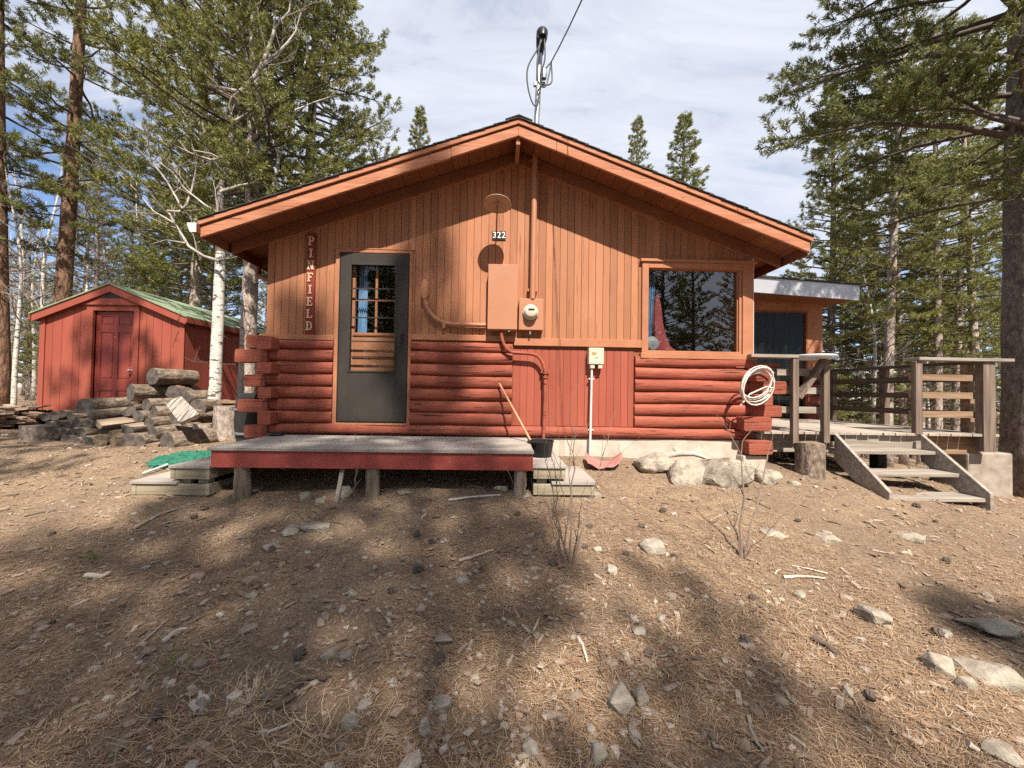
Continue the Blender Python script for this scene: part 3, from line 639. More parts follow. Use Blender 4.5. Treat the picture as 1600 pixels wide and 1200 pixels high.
# ================================================================== things fixed to the cabin
# name sign
p0, p1 = at(476, 522, YF - .03), at(493.5, 364, YF - .03)
sg = thing('name_sign', ((p0.x + p1.x) / 2, YF - .03, p0.z), 'tall dark red name sign with raised tan letters PINFIELD, beside the grey door', 'sign')
m_ = MB(); m_.box(p0.x, p1.x, YF - .028, YF - .004, p0.z, p1.z); m_.build('sign_board', 'sign_red', sg, bevel=.004)
def letter_polys(ch):
    R = lambda a, b, c, d: [(a, b), (c, b), (c, d), (a, d)]
    S = .13; out = []
    def stem(x, w=.24):
        out.append(R(x - w / 2, 0, x + w / 2, 1)); 
        out.append(R(x - w / 2 - .12, -.001, x + w / 2 + .12, S)); out.append(R(x - w / 2 - .12, 1 - S, x + w / 2 + .12, 1.001))
    def bowl(cx, cz, rx, rz, t):
        n = 10
        for i in range(n):
            a, b = -PI / 2 + PI * i / n, -PI / 2 + PI * (i + 1) / n
            P = lambda r, q, an: (cx + (r) * math.cos(an), cz + q * math.sin(an))
            out.append([P(rx - t, rz - S, a), P(rx, rz, a), P(rx, rz, b), P(rx - t, rz - S, b)])
    if ch == 'I': stem(.5)
    elif ch == 'P': stem(.28); out.append(R(.3, 1 - S, .55, 1)); out.append(R(.3, .4, .55, .4 + S)); bowl(.55, .7, .38, .3, .23)
    elif ch == 'D': stem(.26); out.append(R(.3, 1 - S, .5, 1)); out.append(R(.3, 0, .5, S)); bowl(.5, .5, .45, .5, .23)
    elif ch == 'N':
        stem(.2, .16); stem(.8, .16); out.append([(.12, 1), (.7, 0), (.9, 0), (.32, 1)])
    elif ch in 'FEL':
        stem(.28)
        if ch in 'FE': out += [R(.3, 1 - S, .9, 1.0), R(.78, .74, .9, 1), R(.3, .45, .66, .45 + S), R(.58, .38, .68, .64)]
        if ch in 'EL': out += [R(.3, 0, .92, S), R(.8, 0, .92, .3)]
    return out
H = p1.z - p0.z; lw_, lh, pit = (p1.x - p0.x) * .80, H * .086, H / 8.35
for i, ch in enumerate('PINFIELD'):
    m_ = MB(); zb = p1.z - H * .02 - (i + 1) * pit + (pit - lh) / 2; xb = (p0.x + p1.x) / 2 - lw_ / 2
    for k, pl in enumerate(letter_polys(ch)):
        m_.prism_y([(xb + u * lw_, zb + v * lh) for u, v in pl], YF - .037 - .00012 * k, YF - .0275)
    m_.build('letter', 'letter', sg)
# house number
def text_mesh(body, size, depth):
    cu = bpy.data.curves.new('numerals', 'FONT'); cu.body = body; cu.size = size; cu.extrude = depth; cu.align_x = 'CENTER'; cu.align_y = 'CENTER'
    o = bpy.data.objects.new('numerals', cu); COL.objects.link(o); bpy.context.view_layer.update()
    me = bpy.data.meshes.new_from_object(o.evaluated_get(bpy.context.evaluated_depsgraph_get())); bpy.data.objects.remove(o); bpy.data.curves.remove(cu)
    me.materials.clear(); return me
n0, n1 = at(769, 374, YF - .012), at(790.5, 361.5, YF - .012)
hn = thing('house_number', ((n0.x + n1.x) / 2, YF - .01, n0.z), 'small black plates with white house number 322 on the gable wall', 'house number')
w = (n1.x - n0.x) / 3
for i, chx in enumerate('322'):
    m_ = MB(); m_.box(n0.x + i * w + .001, n0.x + (i + 1) * w - .001, YF - .013, YF - .003, n0.z, n1.z); pl = m_.build('number_plate', 'black', hn)
    me = text_mesh(chx, .105, .0015); me.materials.append(M['white'])
    me.transform(Matrix.Translation((n0.x + (i + .5) * w, YF - .015, (n0.z + n1.z) / 2)) @ Matrix.Rotation(PI / 2, 4, 'X')); link('digit', me, pl)
# dish lamp
lc = at(777.5, 318, 4.30)
lp = thing('wall_lamp', (lc.x, YF, lc.z - .2), 'tan dish shaped outdoor lamp on a thin arm above the house number', 'lamp')
m_ = MB(); pf = [(.0, .035), (.03, .034), (.05, .02), (.10, .008), (.155, -.004), (.157, -.01), (.15, -.009), (.1, .001), (.05, .01), (.0, .012)]
m_.lathe(pf, lc, 32, axis=(.04, .22, .97)); m_.build('lamp_shade', 'tan_enamel', lp, smooth=True, fix=False)
m_ = MB(); m_.lathe([(.001, -.02), (.022, -.02), (.024, .0), (.024, .05), (.012, .055), (.012, .075), (.001, .078)], lc, 14); m_.build('lamp_socket', 'tan_enamel', lp, smooth=True)
m_ = MB(); m_.tube([(lc.x, lc.y, lc.z - .018), (lc.x - .003, lc.y + .03, lc.z - .07), (lc.x - .012, YF - .12, lc.z - .19), (lc.x - .02, YF - .003, lc.z - .30)], .007, 8); m_.build('lamp_arm', 'soffit', lp, smooth=True)
# electric panel, meter, conduits
q0, q1 = at(762, 515, YF - .13), at(809, 414, YF - .13)
m_ = MB(); m_.box(q0.x, q1.x, YF - .125, YF - .003, q0.z, q1.z); 
ep = thing('electric_box', ((q0.x + q1.x) / 2, YF, q0.z), 'tall orange painted metal electric box on the gable wall, left of the round meter', 'electric box')
m_.build('box_body', 'metalpaint', ep, bevel=.004)
m_ = MB(); m_.box(q0.x - .004, q1.x + .004, YF - .133, YF - .126, q0.z + .008, q1.z + .003); m_.build('box_cover', 'metalpaint', ep, bevel=.003)
m_ = MB(); m_.box(q1.x - .1, q1.x - .08, YF - .12, YF - .1, q0.z - .018, q0.z - .0005); m_.build('latch', 'galv', ep)
r0, r1 = at(810.5, 515, YF - .11), at(849.5, 467, YF - .11)
em = thing('electric_meter', ((r0.x + r1.x) / 2, YF, r0.z), 'round glass electric meter on an orange square box below the service pipe', 'electric meter')
m_ = MB(); m_.box(r0.x, r1.x, YF - .105, YF - .003, r0.z, r1.z); m_.build('meter_box', 'metalpaint', em, bevel=.004)
mc = at(829, 488.5, YF - .11)
m_ = MB(); m_.lathe([(.09, 0), (.092, .02), (.086, .028), (.08, .03), (.078, .055), (.07, .075), (.05, .083), (.001, .085)], (mc.x, YF - .106, mc.z), 28, axis=(0, -1, 0)); m_.build('meter_dial', 'cream_box', em, smooth=True)
m_ = MB(); m_.lathe([(.094, 0.001), (.094, .016), (.088, .018)], (mc.x, YF - .107, mc.z), 28, axis=(0, -1, 0)); m_.build('meter_ring', 'galv', em, smooth=True)
m_ = MB(); m_.box(mc.x - .03, mc.x + .04, YF - .1955, YF - .189, mc.z + .015, mc.z + .032); m_.build('meter_display', 'black', em)
m_ = MB(); m_.box(mc.x - .008, mc.x + .008, YF - .09, YF - .07, r0.z - .05, r0.z - .0005); m_.build('meter_seal', 'galv', em)
# service mast through the roof
ym = YF - .085; mx0 = at(833, 400, ym).x; mtop = at(843, 72, ym)
sm = thing('service_mast', (mx0, ym, r1.z), 'vertical service pipe rising from the meter through the roof to a black weatherhead', 'service mast')
zs = zt(mx0) - .09
m_ = MB(); m_.tube([(mx0, ym, r1.z + .001), (mx0 + .006, ym, zs)], .034, 16); 
for v in (255, 455): m_.box(mx0 - .06, mx0 + .06, ym + .03, YF - .002, Z_(833, v, YF) - .015, Z_(833, v, YF) + .015)
m_.build('wall_pipe', 'metalpaint', sm, smooth=True)
mt = Vector((mx0 + .05, ym, mtop.z))
m_ = MB(); m_.tube([(mx0 + .006, ym, zs + .001), mt], .033, 16); m_.build('roof_pipe', 'galv', sm, smooth=True)
m_ = MB(); m_.tube([(mt.x, ym - .0, mt.z - .1), (mt.x, ym, mt.z - .02), (mt.x + .01, ym - .03, mt.z + .06), (mt.x + .012, ym - .09, mt.z + .075), (mt.x + .012, ym - .15, mt.z + .02), (mt.x + .012, ym - .165, mt.z - .04)], [.04, .05, .066, .07, .062, .04], 14); m_.build('weatherhead', 'blackplastic', sm, smooth=True)
m_ = MB(); m_.lathe([(.14, -.02), (.08, .03), (.05, .08), (.036, .09)], (mx0 + .04, ym, zt(mx0) + .03), 18); m_.build('roof_boot', 'blackplastic', sm, smooth=True)
cz = at(840, 132, ym).z
m_ = MB(); m_.box(mt.x - .075, mt.x + .075, ym - .02, ym + .02, cz - .02, cz + .02); m_.lathe([(.03, -.05), (.036, 0), (.03, .05)], (mt.x + .045, ym - .05, cz + .08), 10); m_.build('mast_clamp', 'galv', sm)
b0 = Vector((mt.x + .012, ym - .16, mt.z - .05)); tie = at(861, 97, ym - .05); end = at(912, -6, 3.75)
m_ = MB()
m_.tube(smooth_pts([b0, b0 + Vector((-.05, 0, -.12)), b0 + Vector((-.17, .02, -.35)), b0 + Vector((-.15, .05, -.6)), b0 + Vector((-.06, .07, -.75)), (mt.x + .04, ym - .05, cz + .1), tie]), .009, 6)
m_.tube(smooth_pts([b0 + Vector((.02, 0, 0)), b0 + Vector((.03, 0, -.25)), b0 + Vector((-.02, .03, -.42)), b0 + Vector((.02, .06, -.5)), b0 + Vector((.12, .06, -.47)), tie]), .009, 6)
m_.tube(smooth_pts([b0 + Vector((-.02, 0, 0)), b0 + Vector((-.06, 0, -.3)), b0 + Vector((-.04, .03, -.5)), b0 + Vector((.05, .06, -.52)), tie + Vector((0, 0, -.02)), tie]), .009, 6)
m_.build('drip_loop', 'cable', sm, smooth=True)
m_ = MB(); k1 = tie.lerp(end, .25) + Vector((0, 0, -.015)); k2 = tie.lerp(end, .6) + Vector((0, 0, -.015)); far = end + (end - tie) * 14
pp = [tie, k1, k2, end, far]
for q in range(3):
    pts = []
    for i in range(161):
        t = i / 160 * 4; j = min(3, int(t)); p = pp[j].lerp(pp[j + 1], t - j); a = (t if t < 3 else 3 + (t - 3) * 12) * 12 + q * 2.1
        pts.append(p + Vector((math.cos(a), 0, math.sin(a))) * .004)
    m_.tube(pts, .0038, 5)
solo(m_, 'power_line', 'cable', 'twisted overhead power cable running up from the mast on the roof', 'cable', smooth=True)
# orange conduit on the left
yc = YF - .05
def T(px, py, y=yc): return at(px, py, y)
m_ = MB()
arc = [T(759, 508), T(720, 507), T(697, 505), T(684, 500), T(674, 491), T(667, 480), T(664, 468)]
m_.tube(smooth_pts(arc, 3), .026, 12)
cnd = thing('wall_conduit', (T(664, 468).x, YF, T(720, 510).z), 'orange painted conduit curving up from the electric box toward the door', 'conduit')
m_.build('pipe', 'metalpaint', cnd, smooth=True)
c = T(664, 453); m_ = MB(); pr = []
for i in range(20):
    a = 2 * PI * i / 20; pr.append((c.x + .040 * math.cos(a), c.z + .075 * math.sin(a) + (.045 if math.sin(a) > 0 else -.045)))
m_.prism_y(pr, YF - .085, YF - .002); m_.build('conduit_body', 'metalpaint', cnd, bevel=.008)
m_ = MB(); s_ = T(694, 507); m_.box(s_.x - .018, s_.x + .018, YF - .078, YF - .002, s_.z - .045, s_.z + .035); m_.build('strap', 'metalpaint', cnd)
# red conduit below
m_ = MB(); yc2 = YF - .085
pts = [T(783.5, 516, yc2), T(784, 526, yc2), T(787, 537, yc2), T(793, 546, yc2), T(803, 551, yc2), T(820, 552, yc2), T(836, 554.5, yc2), T(845, 562, yc2), T(850.5, 575, yc2), T(852, 590, yc2), T(851, 640, yc2), T(849, 690, yc2)]
m_.tube(smooth_pts(pts, 3), .020, 12)
rc = thing('lower_conduit', (pts[-1].x, YF, pts[-1].z), 'dark red conduit bending down the log wall from the electric box to the bucket', 'conduit')
m_.build('pipe', 'log', rc, smooth=True)
m_ = MB()
for v in (583, 589.5): c = T(852, v, yc2); m_.lathe([(.02, -.012), (.030, -.011), (.030, .011), (.02, .012)], c, 12)
c = T(852, 581, yc2); m_.box(c.x - .05, c.x + .05, YF - .07, YF - .002, c.z - .012, c.z + .012); m_.build('coupling', 'log', rc, smooth=True)
# cream utility box and white riser
u0, u1 = at(920, 573, YF - .1), at(944, 543.5, YF - .1)
ub = thing('utility_box', ((u0.x + u1.x) / 2, YF, u0.z), 'small cream utility box on a white riser pipe against the red boards', 'utility box')
m_ = MB(); m_.box(u0.x, u1.x, YF - .1, YF - .002, u0.z + .03, u1.z); m_.box(u0.x + .02, u0.x + .075, YF - .09, YF - .02, u0.z - .02, u0.z + .029); m_.box(u1.x - .065, u1.x - .015, YF - .09, YF - .02, u0.z - .02, u0.z + .029); m_.build('box_body', 'cream_box', ub, bevel=.008)
m_ = MB(); m_.box(u0.x + .035, u0.x + .085, YF - .102, YF - .099, u1.z - .085, u1.z - .055); m_.build('sticker', 'label_orange', ub)
m_ = MB(); m_.box(u0.x + .075, u0.x + .11, YF - .102, YF - .099, u1.z - .125, u1.z - .115); m_.build('nameplate', 'galv', ub)
xr_ = u0.x + .045; m_ = MB(); m_.tube([(xr_, YF - .06, u0.z - .02), (xr_ - .015, YF - .075, gz(xr_, YF - .1) - .05)], .014, 10)
for v in (592, 671): zc = Z_(923, v, YF); m_.box(xr_ - .035, xr_ + .03, YF - .062, YF - .04, zc - .008, zc + .008)
m_.build('riser_pipe', 'white_metal', ub, smooth=True)
# things behind the picture window
m_ = MB(); V = []; F = []; n = 24
ct = at(1016, 425, YF + .2); 
for j, zz in enumerate(np.linspace(gz1 + .05, gz0 + .02, 8)):
    for i in range(n + 1):
        xx = gx0 - .02 + (.17 - .05 * j / 7) * i / n; V.append((xx, YF + .13 + .018 * math.sin(i * 1.6 + j * .1), zz))
for j in range(7):
    for i in range(n): F.append((j * (n + 1) + i, j * (n + 1) + i + 1, (j + 1) * (n + 1) + i + 1, (j + 1) * (n + 1) + i))
o = m_.add(V, F).build('curtain', 'curtain_blue', None, smooth=True, fix=False); tag(recenter(o), 'light blue curtain hanging inside the left edge of the picture window', 'curtain')
m_ = MB(); V = []; F = []; n = 16
e = [(1027, 455, .012), (1027.5, 480, .05), (1028, 505, .065), (1031, 525, .075), (1034, 540, .10), (1040, 548, .13)]
for j, (px, py, w) in enumerate(e):
    c = at(px, py, YF + .18)
    for i in range(n): a = 2 * PI * i / n; rr = w * (1 + .18 * math.sin(a * 5 + j * .4)); V.append((c.x + rr * .9 * math.cos(a), c.y + rr * .25 * math.sin(a), c.z))
for j in range(len(e) - 1):
    for i in range(n): F.append((j * n + i, j * n + (i + 1) % n, (j + 1) * n + (i + 1) % n, (j + 1) * n + i))
F.append(tuple(range(n))); F.append(tuple((len(e) - 1) * n + i for i in range(n)))
solo(m_.add(V, F), 'folded_umbrella', 'cloth_red', 'folded red cloth umbrella standing inside the picture window', 'umbrella', smooth=True)
c = at(1019, 537, YF + .13); fan = thing('desk_fan', (c.x, c.y, c.z - .12), 'small round grey desk fan on the sill inside the picture window', 'fan')
m_ = MB(); m_.lathe([(.082, -.025), (.095, -.01), (.095, .01), (.082, .025)], c, 26, axis=(.25, -1, .1)); m_.build('fan_ring', 'fan_grey', fan, smooth=True)
m_ = MB(); m_.lathe([(.001, .03), (.03, .028), (.032, 0), (.001, -.03)], c, 16, axis=(.25, -1, .1)); m_.build('fan_hub', 'galv', fan, smooth=True)
m_ = MB(); m_.lathe([(.07, -.12), (.06, -.105), (.015, -.1), (.015, -.09)], c, 16); m_.build('fan_base', 'fan_grey', fan, smooth=True)
# blue curtain behind the door glass
m_ = MB(); V = []; F = []; n = 20; yy = iy + .09
x0, x1 = w0 + .005, X_(575, 470, yy); z0, z1 = wb + .0, wt
for j in range(2):
    for i in range(n + 1): V.append((x0 + (x1 - x0) * i / n, yy + .015 * math.sin(i * 1.5), z0 if j == 0 else z1))
for i in range(n): F.append((i, i + 1, n + 2 + i, n + 1 + i))
o = m_.add(V, F).build('curtain', 'curtain_blue', None, smooth=True, fix=False); tag(recenter(o), 'narrow light blue curtain behind the glass of the grey door', 'curtain')
# coiled white hose on the log ends
m_ = MB(); pts = []; hc = at(1181, 603, 4.40); rr = random.Random(5)
for lp_ in range(5):
    ax, az = rr.uniform(.17, .21), rr.uniform(.17, .23); ox, oz = rr.uniform(-.03, .035), rr.uniform(-.02, .03)
    for i in range(18):
        a = 2 * PI * i / 18 + .6; pts.append((hc.x + ox + ax * math.cos(a) + .05 * math.sin(a), hc.y + rr.uniform(-.006, .006) - .012 * lp_, hc.z + oz + az * math.sin(a)))
pts += [(hc.x - .16, hc.y, hc.z - .1), (hc.x - .18, hc.y, hc.z - .23)]
P = np.array(pts); P[1:-1] = (P[:-2] + 2 * P[1:-1] + P[2:]) / 4
m_.tube([tuple(p) for p in P], .009, 7); solo(m_, 'garden_hose', 'hose', 'coiled white hose hanging on the log ends at the right corner', 'hose', smooth=True)
# rain barrel at the left corner
c = at(381, 685, 5.0); m_ = MB(); m_.lathe([(.14, 0), (.2, .03), (.235, .3), (.24, .38), (.225, .62), (.19, .72), (.001, .72)], (c.x + .12, 5.05, gz(c.x, 5.0) - .02), 24)
rbx = thing('rain_barrel', (c.x + .12, 5.05, gz(c.x, 5.0)), 'dark grey rain barrel tucked behind the left log corner', 'barrel'); m_.build('barrel_body', 'barrel', rbx, smooth=True)
m_ = MB()
for zz in (.2, .5): m_.lathe([(.225, -.015), (.245, -.012), (.245, .012), (.225, .015)], (c.x + .12, 5.05, gz(c.x, 5.0) + zz), 24)
m_.build('hoop', 'galv', rbx, smooth=True)
# ================================================================== PORCH
YP = 3.55; ztop = Z_(580, 701.5, YP); xp0, xp1 = X_(327, 701, YP), X_(832.5, 702, YP); yb_ = YF - .09
po = thing('porch', ((xp0 + xp1) / 2, YP, .45), 'low grey plank porch with red edge boards in front of the door', 'porch')
m_ = MB(); y = YP - .02; nb = 8; wb_ = (yb_ - y) / nb
for i in range(nb): m_.box(xp0 - .01 + U(-.004, .004), xp1 + .01 + U(-.004, .004), y + i * wb_ + .003, y + (i + 1) * wb_ - .003, ztop - .028, ztop + U(-.001, .001))
m_.build('floor_boards', 'porch_wood', po, bevel=.003)
m_ = MB(); m_.box(xp0 + .012, xp1 - .012, YP + .005, YP + .043, ztop - .185, ztop - .03); m_.build('front_board', 'porch_red', po, bevel=.004)
for xx in (xp0 + .012, xp1 - .05):
    m_ = MB(); m_.box(xx, xx + .038, YP + .045, yb_ - .05, ztop - .185, ztop - .03); m_.build('side_board', 'porch_red', po, bevel=.004)
m_ = MB(); m_.box(xp1 - .0115, xp1 + .004, YP + .002, YP + .045, ztop - .185, ztop - .03); m_.build('corner_trim', 'porch_red', po)
for i in range(5): m_ = MB(); xx = xp0 + .5 + i * .5; m_.box(xx, xx + .038, YP + .045, yb_ - .05, ztop - .18, ztop - .031); m_.build('joist', 'soffit', po)
for px, w in ((379, .067), (583, .062), (813, .06)):
    for yy in (YP + .07, YF - .35):
        xx = X_(px, 740, YP + .07); g_ = gz(xx, yy) - .08; m_ = MB()
        pts = [(xx + U(-.006, .006), yy, g_ + (ztop - .186 - g_) * t) for t in np.linspace(0, 1, 6)]
        m_.tube(pts, [w * U(.93, 1.07) for _ in pts], 14, wob=.05); m_.build('post', 'post_wood', po, smooth=True)
def side_steps(x_in, sgn, label):
    g_ = min(gz(x_in + sgn * .3, YP + .1), gz(x_in + sgn * .6, YP + .1))
    st = thing('porch_steps', (x_in + sgn * .35, YP + .4, g_), label, 'steps')
    zu = Z_(303, 727.5, YP + .02) if sgn < 0 else Z_(857, 727.5, YP + .02); zl = Z_(270, 752, YP + .02) if sgn < 0 else Z_(880, 753, YP + .02)
    y0, y1 = YP + .03, YF - .18
    for zz, w, xi in ((zu, .36 if sgn < 0 else .31, .012), (zl, .70 if sgn < 0 else .59, .012)):
        a, b = sorted((x_in + sgn * xi, x_in + sgn * w)); m_ = MB()
        ns = 5
        if zz == zl: a, b = (a, a + .40) if sgn < 0 else (b - .40, b)
        for i in range(ns):
            q0 = y0 - .02 + (y1 - y0 + .02) * i / ns; q1 = y0 - .02 + (y1 - y0 + .02) * (i + 1) / ns
            m_.box(a - .01, b + .01, q0 + .003, q1 - .003, zz - .026, zz + U(-.001, .001))
        m_.build('tread', 'porch_wood', st, bevel=.003)
        a, b = sorted((x_in + sgn * xi, x_in + sgn * w)); m_ = MB()
        m_.box(a + .04, b - .04, y0, y0 + .036, zz - .125, zz - .028); m_.box(a, a + .038, y0 - .003, y1, zz - .125, zz - .028); m_.box(b - .038, b, y0 - .003, y1, zz - .125, zz - .028); m_.box(a + .04, b - .04, y1 - .036, y1, zz - .125, zz - .028)
        m_.build('step_frame', 'step_wood', st, bevel=.003)
    a, b = sorted((x_in + sgn * .05, x_in + sgn * .30)); m_ = MB()
    for xx in (a + .0, b - .09): 
        m_.box(xx, xx + .09, y0 + .04, y0 + .12, zl - .026, zu - .127); m_.box(xx, xx + .09, y1 - .15, y1 - .06, zl - .026, zu - .127)
    m_.build('step_block', 'grey_wood', st)
    a, b = sorted((x_in + sgn * .05, x_in + sgn * .66)); m_ = MB(); m_.box(a, a + .22, y0 + .02, y1, g_ - .12, zl - .127); m_.box(b - .26, b, y0 + .02, y1, g_ - .12, zl - .127); m_.build('step_block', 'grey_wood', st)
side_steps(xp0, -1, 'two tier grey wooden steps at the left end of the porch, beside the green net')
side_steps(xp1, 1, 'two tier grey wooden steps at the right end of the porch, below the black pan')
# dark shoe-like item and leaf on the porch
c = at(432, 678, YF - .2); m_ = MB(); m_.lathe([(.075, 0), (.085, .012), (.08, .03), (.06, .034), (.001, .03)], (c.x, YF - .2, ztop + .002), 16); solo(m_, 'small_dish', 'blackplastic', 'small black dish on the porch boards near the left log corner', 'dish', smooth=True)
# black pan with broom handle
c = at(843, 703, 4.0); zb = Z_(857, 727.5, YP + .02)
m_ = MB(); m_.lathe([(.001, .0), (.105, .0), (.115, .01), (.135, .15), (.142, .155), (.142, .165), (.128, .165), (.108, .02), (.001, .014)], (c.x + .02, 4.08, zb + .002), 26); solo(m_, 'black_pan', 'blackplastic', 'round black plastic pan on the upper right porch step', 'pan', smooth=True)
a = at(780, 599, YF - .07); b = at(829, 688, 4.12); m_ = MB(); m_.tube([a, a.lerp(b, .02), a.lerp(b, .5), b], [.008, .013, .013, .012], 10); solo(m_, 'broom_handle', 'straw_wood', 'reddish wooden broom handle leaning on the log wall beside the black pan', 'stick', smooth=True)
# faded pink plastic sled end by the foundation
m_ = MB(); c = gpt(942, 738); V = []; F = []; n, k = 14, 10
for j in range(k + 1):
    for i in range(n + 1):
        u, v = i / n - .5, j / k
        V.append((c.x + u * .44 * (.75 + .5 * v - .3 * v * v) + .08 * v, c.y + v * .26, gz(c.x, c.y + .1) + .02 + .42 * u * u * (.5 + .5 * v) + .035 * v ** 2 + .01 * math.sin(i * .9 + j)))
for j in range(k):
    for i in range(n): F.append((j * (n + 1) + i, j * (n + 1) + i + 1, (j + 1) * (n + 1) + i + 1, (j + 1) * (n + 1) + i))
o = m_.add(V, F).build('plastic_scoop', 'pink', None, smooth=True, fix=False); sm_ = o.modifiers.new('thick', 'SOLIDIFY'); sm_.thickness = .006
tag(recenter(o), 'faded pink plastic scoop lying by the foundation under the utility pipe', 'scoop')
#==PART3==
# ================================================================== DECK
YD = 4.62; zd = Z_(1430, 676.5, YD); dx0, dx1 = XR + .06, X_(1556, 650, YD); yd1 = YW - .03
dk = thing('deck', (4.6, YD, zd - .6), 'weathered grey raised deck with brown board railings right of the cabin', 'deck')
m_ = MB(); x = dx0
while x < dx1 - .02:
    w = min(.14, dx1 - x); m_.box(x + .004, x + w - .004, YD - .03 + U(-.012, .012), yd1, zd - .032, zd + U(-.0015, .0015)); x += .14
m_.build('floor_boards', 'grey_wood_y', dk, bevel=.003)
m_ = MB(); m_.box(dx0, X_(1297, 690, YD + .12) - .01, YD + .12, YD + .16, zd - .27, zd - .034); m_.build('skirt_board', 'grey_wood', dk, bevel=.003)
m_ = MB(); m_.box(X_(1297, 690, YD + .12), X_(1428, 690, YD + .12), YD + .02, YD + .058, zd - .2, zd - .034); m_.build('skirt_board', 'grey_wood', dk, bevel=.003)
m_ = MB(); m_.box(X_(1432, 690, YD + .12), dx1 - .05, YD + .10, YD + .138, zd - .27, zd - .034); m_.build('skirt_board', 'brown_wood', dk, bevel=.003)
m_ = MB(); m_.box(dx1 - .045, dx1 - .007, YD + .14, yd1, zd - .27, zd - .034); m_.build('skirt_board', 'dark_rail_wood', dk)
for i in range(4): m_ = MB(); yy = YD + .7 + i * .55; m_.box(dx0, dx1 - .05, yy, yy + .04, zd - .2, zd - .034); m_.build('joist', 'dark_rail_wood', dk)
zc = Z_(1500, 561, YD)
def post(pxa, pxb, ytop, ybot, y, mat='grey_wood_z', dy=.09):
    xa, xb = X_(pxa, 620, y) + (.0 if pxa > 1500 else .028), X_(pxb, 620, y); dy = min(dy, .06 if pxa < 1500 else .09); m_ = MB(); m_.box(xa, xb, y, y + dy, Z_(pxa, ybot, y), Z_(pxa, ytop, y)); return m_.build('post', mat, dk, bevel=.004)
post(1236, 1248.5, 559, 698, YD - .09); post(1284, 1297, 562, 692, YD - .09)
post(1428, 1442, 564, 679, YD - .05); post(1537, 1556, 564, 706, YD - .05)
xa = X_(1556, 620, YD); 
for px in (1402, 1317): 
    yy = 601 * (xa - .05) / (px - 786); m_ = MB(); m_.box(xa - .09, xa - .002, yy, yy + .09, zd - .2, zc - .02); m_.build('post', 'grey_wood_z', dk, bevel=.004)
m_ = MB(); m_.box(xa - .13, xa - .045, YD + .18, YD + .27, zd - .2, zc - .03); m_.build('post', 'brown_wood', dk, bevel=.004)
for v0, v1 in ((584, 595), (613, 623), (643, 653)):
    m_ = MB(); m_.box(X_(1430, 590, YD), xa - .01, YD + .042, YD + .08, Z_(1490, v1, YD), Z_(1490, v0, YD)); m_.build('rail', 'brown_wood', dk, bevel=.003)
    z1, z0 = Z_(1490, v0, YD), Z_(1490, v1, YD)
    m_ = MB(); m_.box(xa - .132 - .04, xa - .134, YD + .12, yd1, z0, z1); m_.build('rail', 'dark_rail_wood', dk, bevel=.003)
    m_ = MB(); m_.box(XR + .3, X_(1297, 590, YD), YD + .002, YD + .04, z0 + .03, z1 + .03); m_.build('rail', 'grey_wood', dk, bevel=.003)
m_ = MB(); m_.box(X_(1426, 560, YD), xa + .14, YD - .08, YD + .10, zc - .03, zc + .008); m_.build('rail_cap', 'grey_wood', dk, bevel=.004)
m_ = MB(); m_.box(xa - .15, xa + .01, YD + .101, yd1, zc - .04, zc - .002); m_.build('rail_cap', 'dark_rail_wood', dk, bevel=.004)
m_ = MB(); m_.box(X_(1170, 556, YD - .05), X_(1244, 556, YD - .05), YD - .1, YD + .06, Z_(1200, 559, YD - .05), Z_(1200, 554, YD - .05)); m_.build('rail_cap', 'grey_wood', dk, bevel=.004)
m_ = MB(); m_.beam(at(1246, 622, YD - .04), at(1288, 562, YD - .04), .05, .10, up=(0, -1, 0)); m_.build('brace', 'grey_wood_z', dk, bevel=.004)
for xx, yy in ((dx0 + .3, YD + .3), (dx1 - .3, YD + 1.2), (dx1 - .3, yd1 - .3), (4.6, yd1 - .4), (4.3, YD + .9)):
    m_ = MB(); m_.box(xx - .07, xx + .07, yy - .07, yy + .07, gz(xx, yy) - .1, zd - .2); m_.build('footing_post', 'dark_rail_wood', dk)
m_ = MB(); m_.box(X_(1262, 600, YW - .02), wr + .002, YW - .03, YW - .002, wfl, Z_(1270, 592, YW)); m_.build('wing_plinth_panel', 'log', cabin)
# round table top resting on the rail
c = at(1274, 557, YD - .06); rt = .225
rtb = thing('round_tabletop', (c.x, YD + .0, zc), 'pale grey round tabletop resting on the deck rail post', 'tabletop')
m_ = MB(); m_.lathe([(.001, .0), (rt - .02, 0), (rt, .006), (rt, .04), (rt - .012, .046), (.001, .046)], (c.x, YD - .04, Z_(1274, 561, YD - .04) ), 40); m_.build('top_disc', 'disc', rtb, smooth=True)
m_ = MB(); m_.lathe([(rt + .001, .012), (rt + .008, .014), (rt + .008, .03), (rt + .001, .032)], (c.x, YD - .04, Z_(1274, 561, YD - .04)), 40); m_.build('rim_band', 'galv', rtb, smooth=True)
# deck stairs
sx0, sx1 = X_(1297, 690, YD), X_(1431, 690, YD); gs = EYE - 1.14
ds = thing('deck_stairs', ((sx0 + sx1) / 2, 4.0, gs), 'weathered three tread open wooden stairs up to the deck', 'stairs')
for xx in (sx0, sx1):
    m_ = MB(); m_.prism_x([(YD - .055, zd - .01), (3.90, gs + .155), (3.90, gs - .02), (4.02, gs - .02), (YD - .055, zd - .33)], xx, xx + .042); m_.build('stringer', 'grey_wood', ds, bevel=.004)
for yy, zz in ((4.40, EYE - .625), (4.165, EYE - .835), (3.935, EYE - 1.045)):
    m_ = MB(); m_.box(sx0 + .043, sx1 - .001, yy, yy + .27, zz - .04, zz); m_.build('tread', 'grey_wood', ds, bevel=.005)
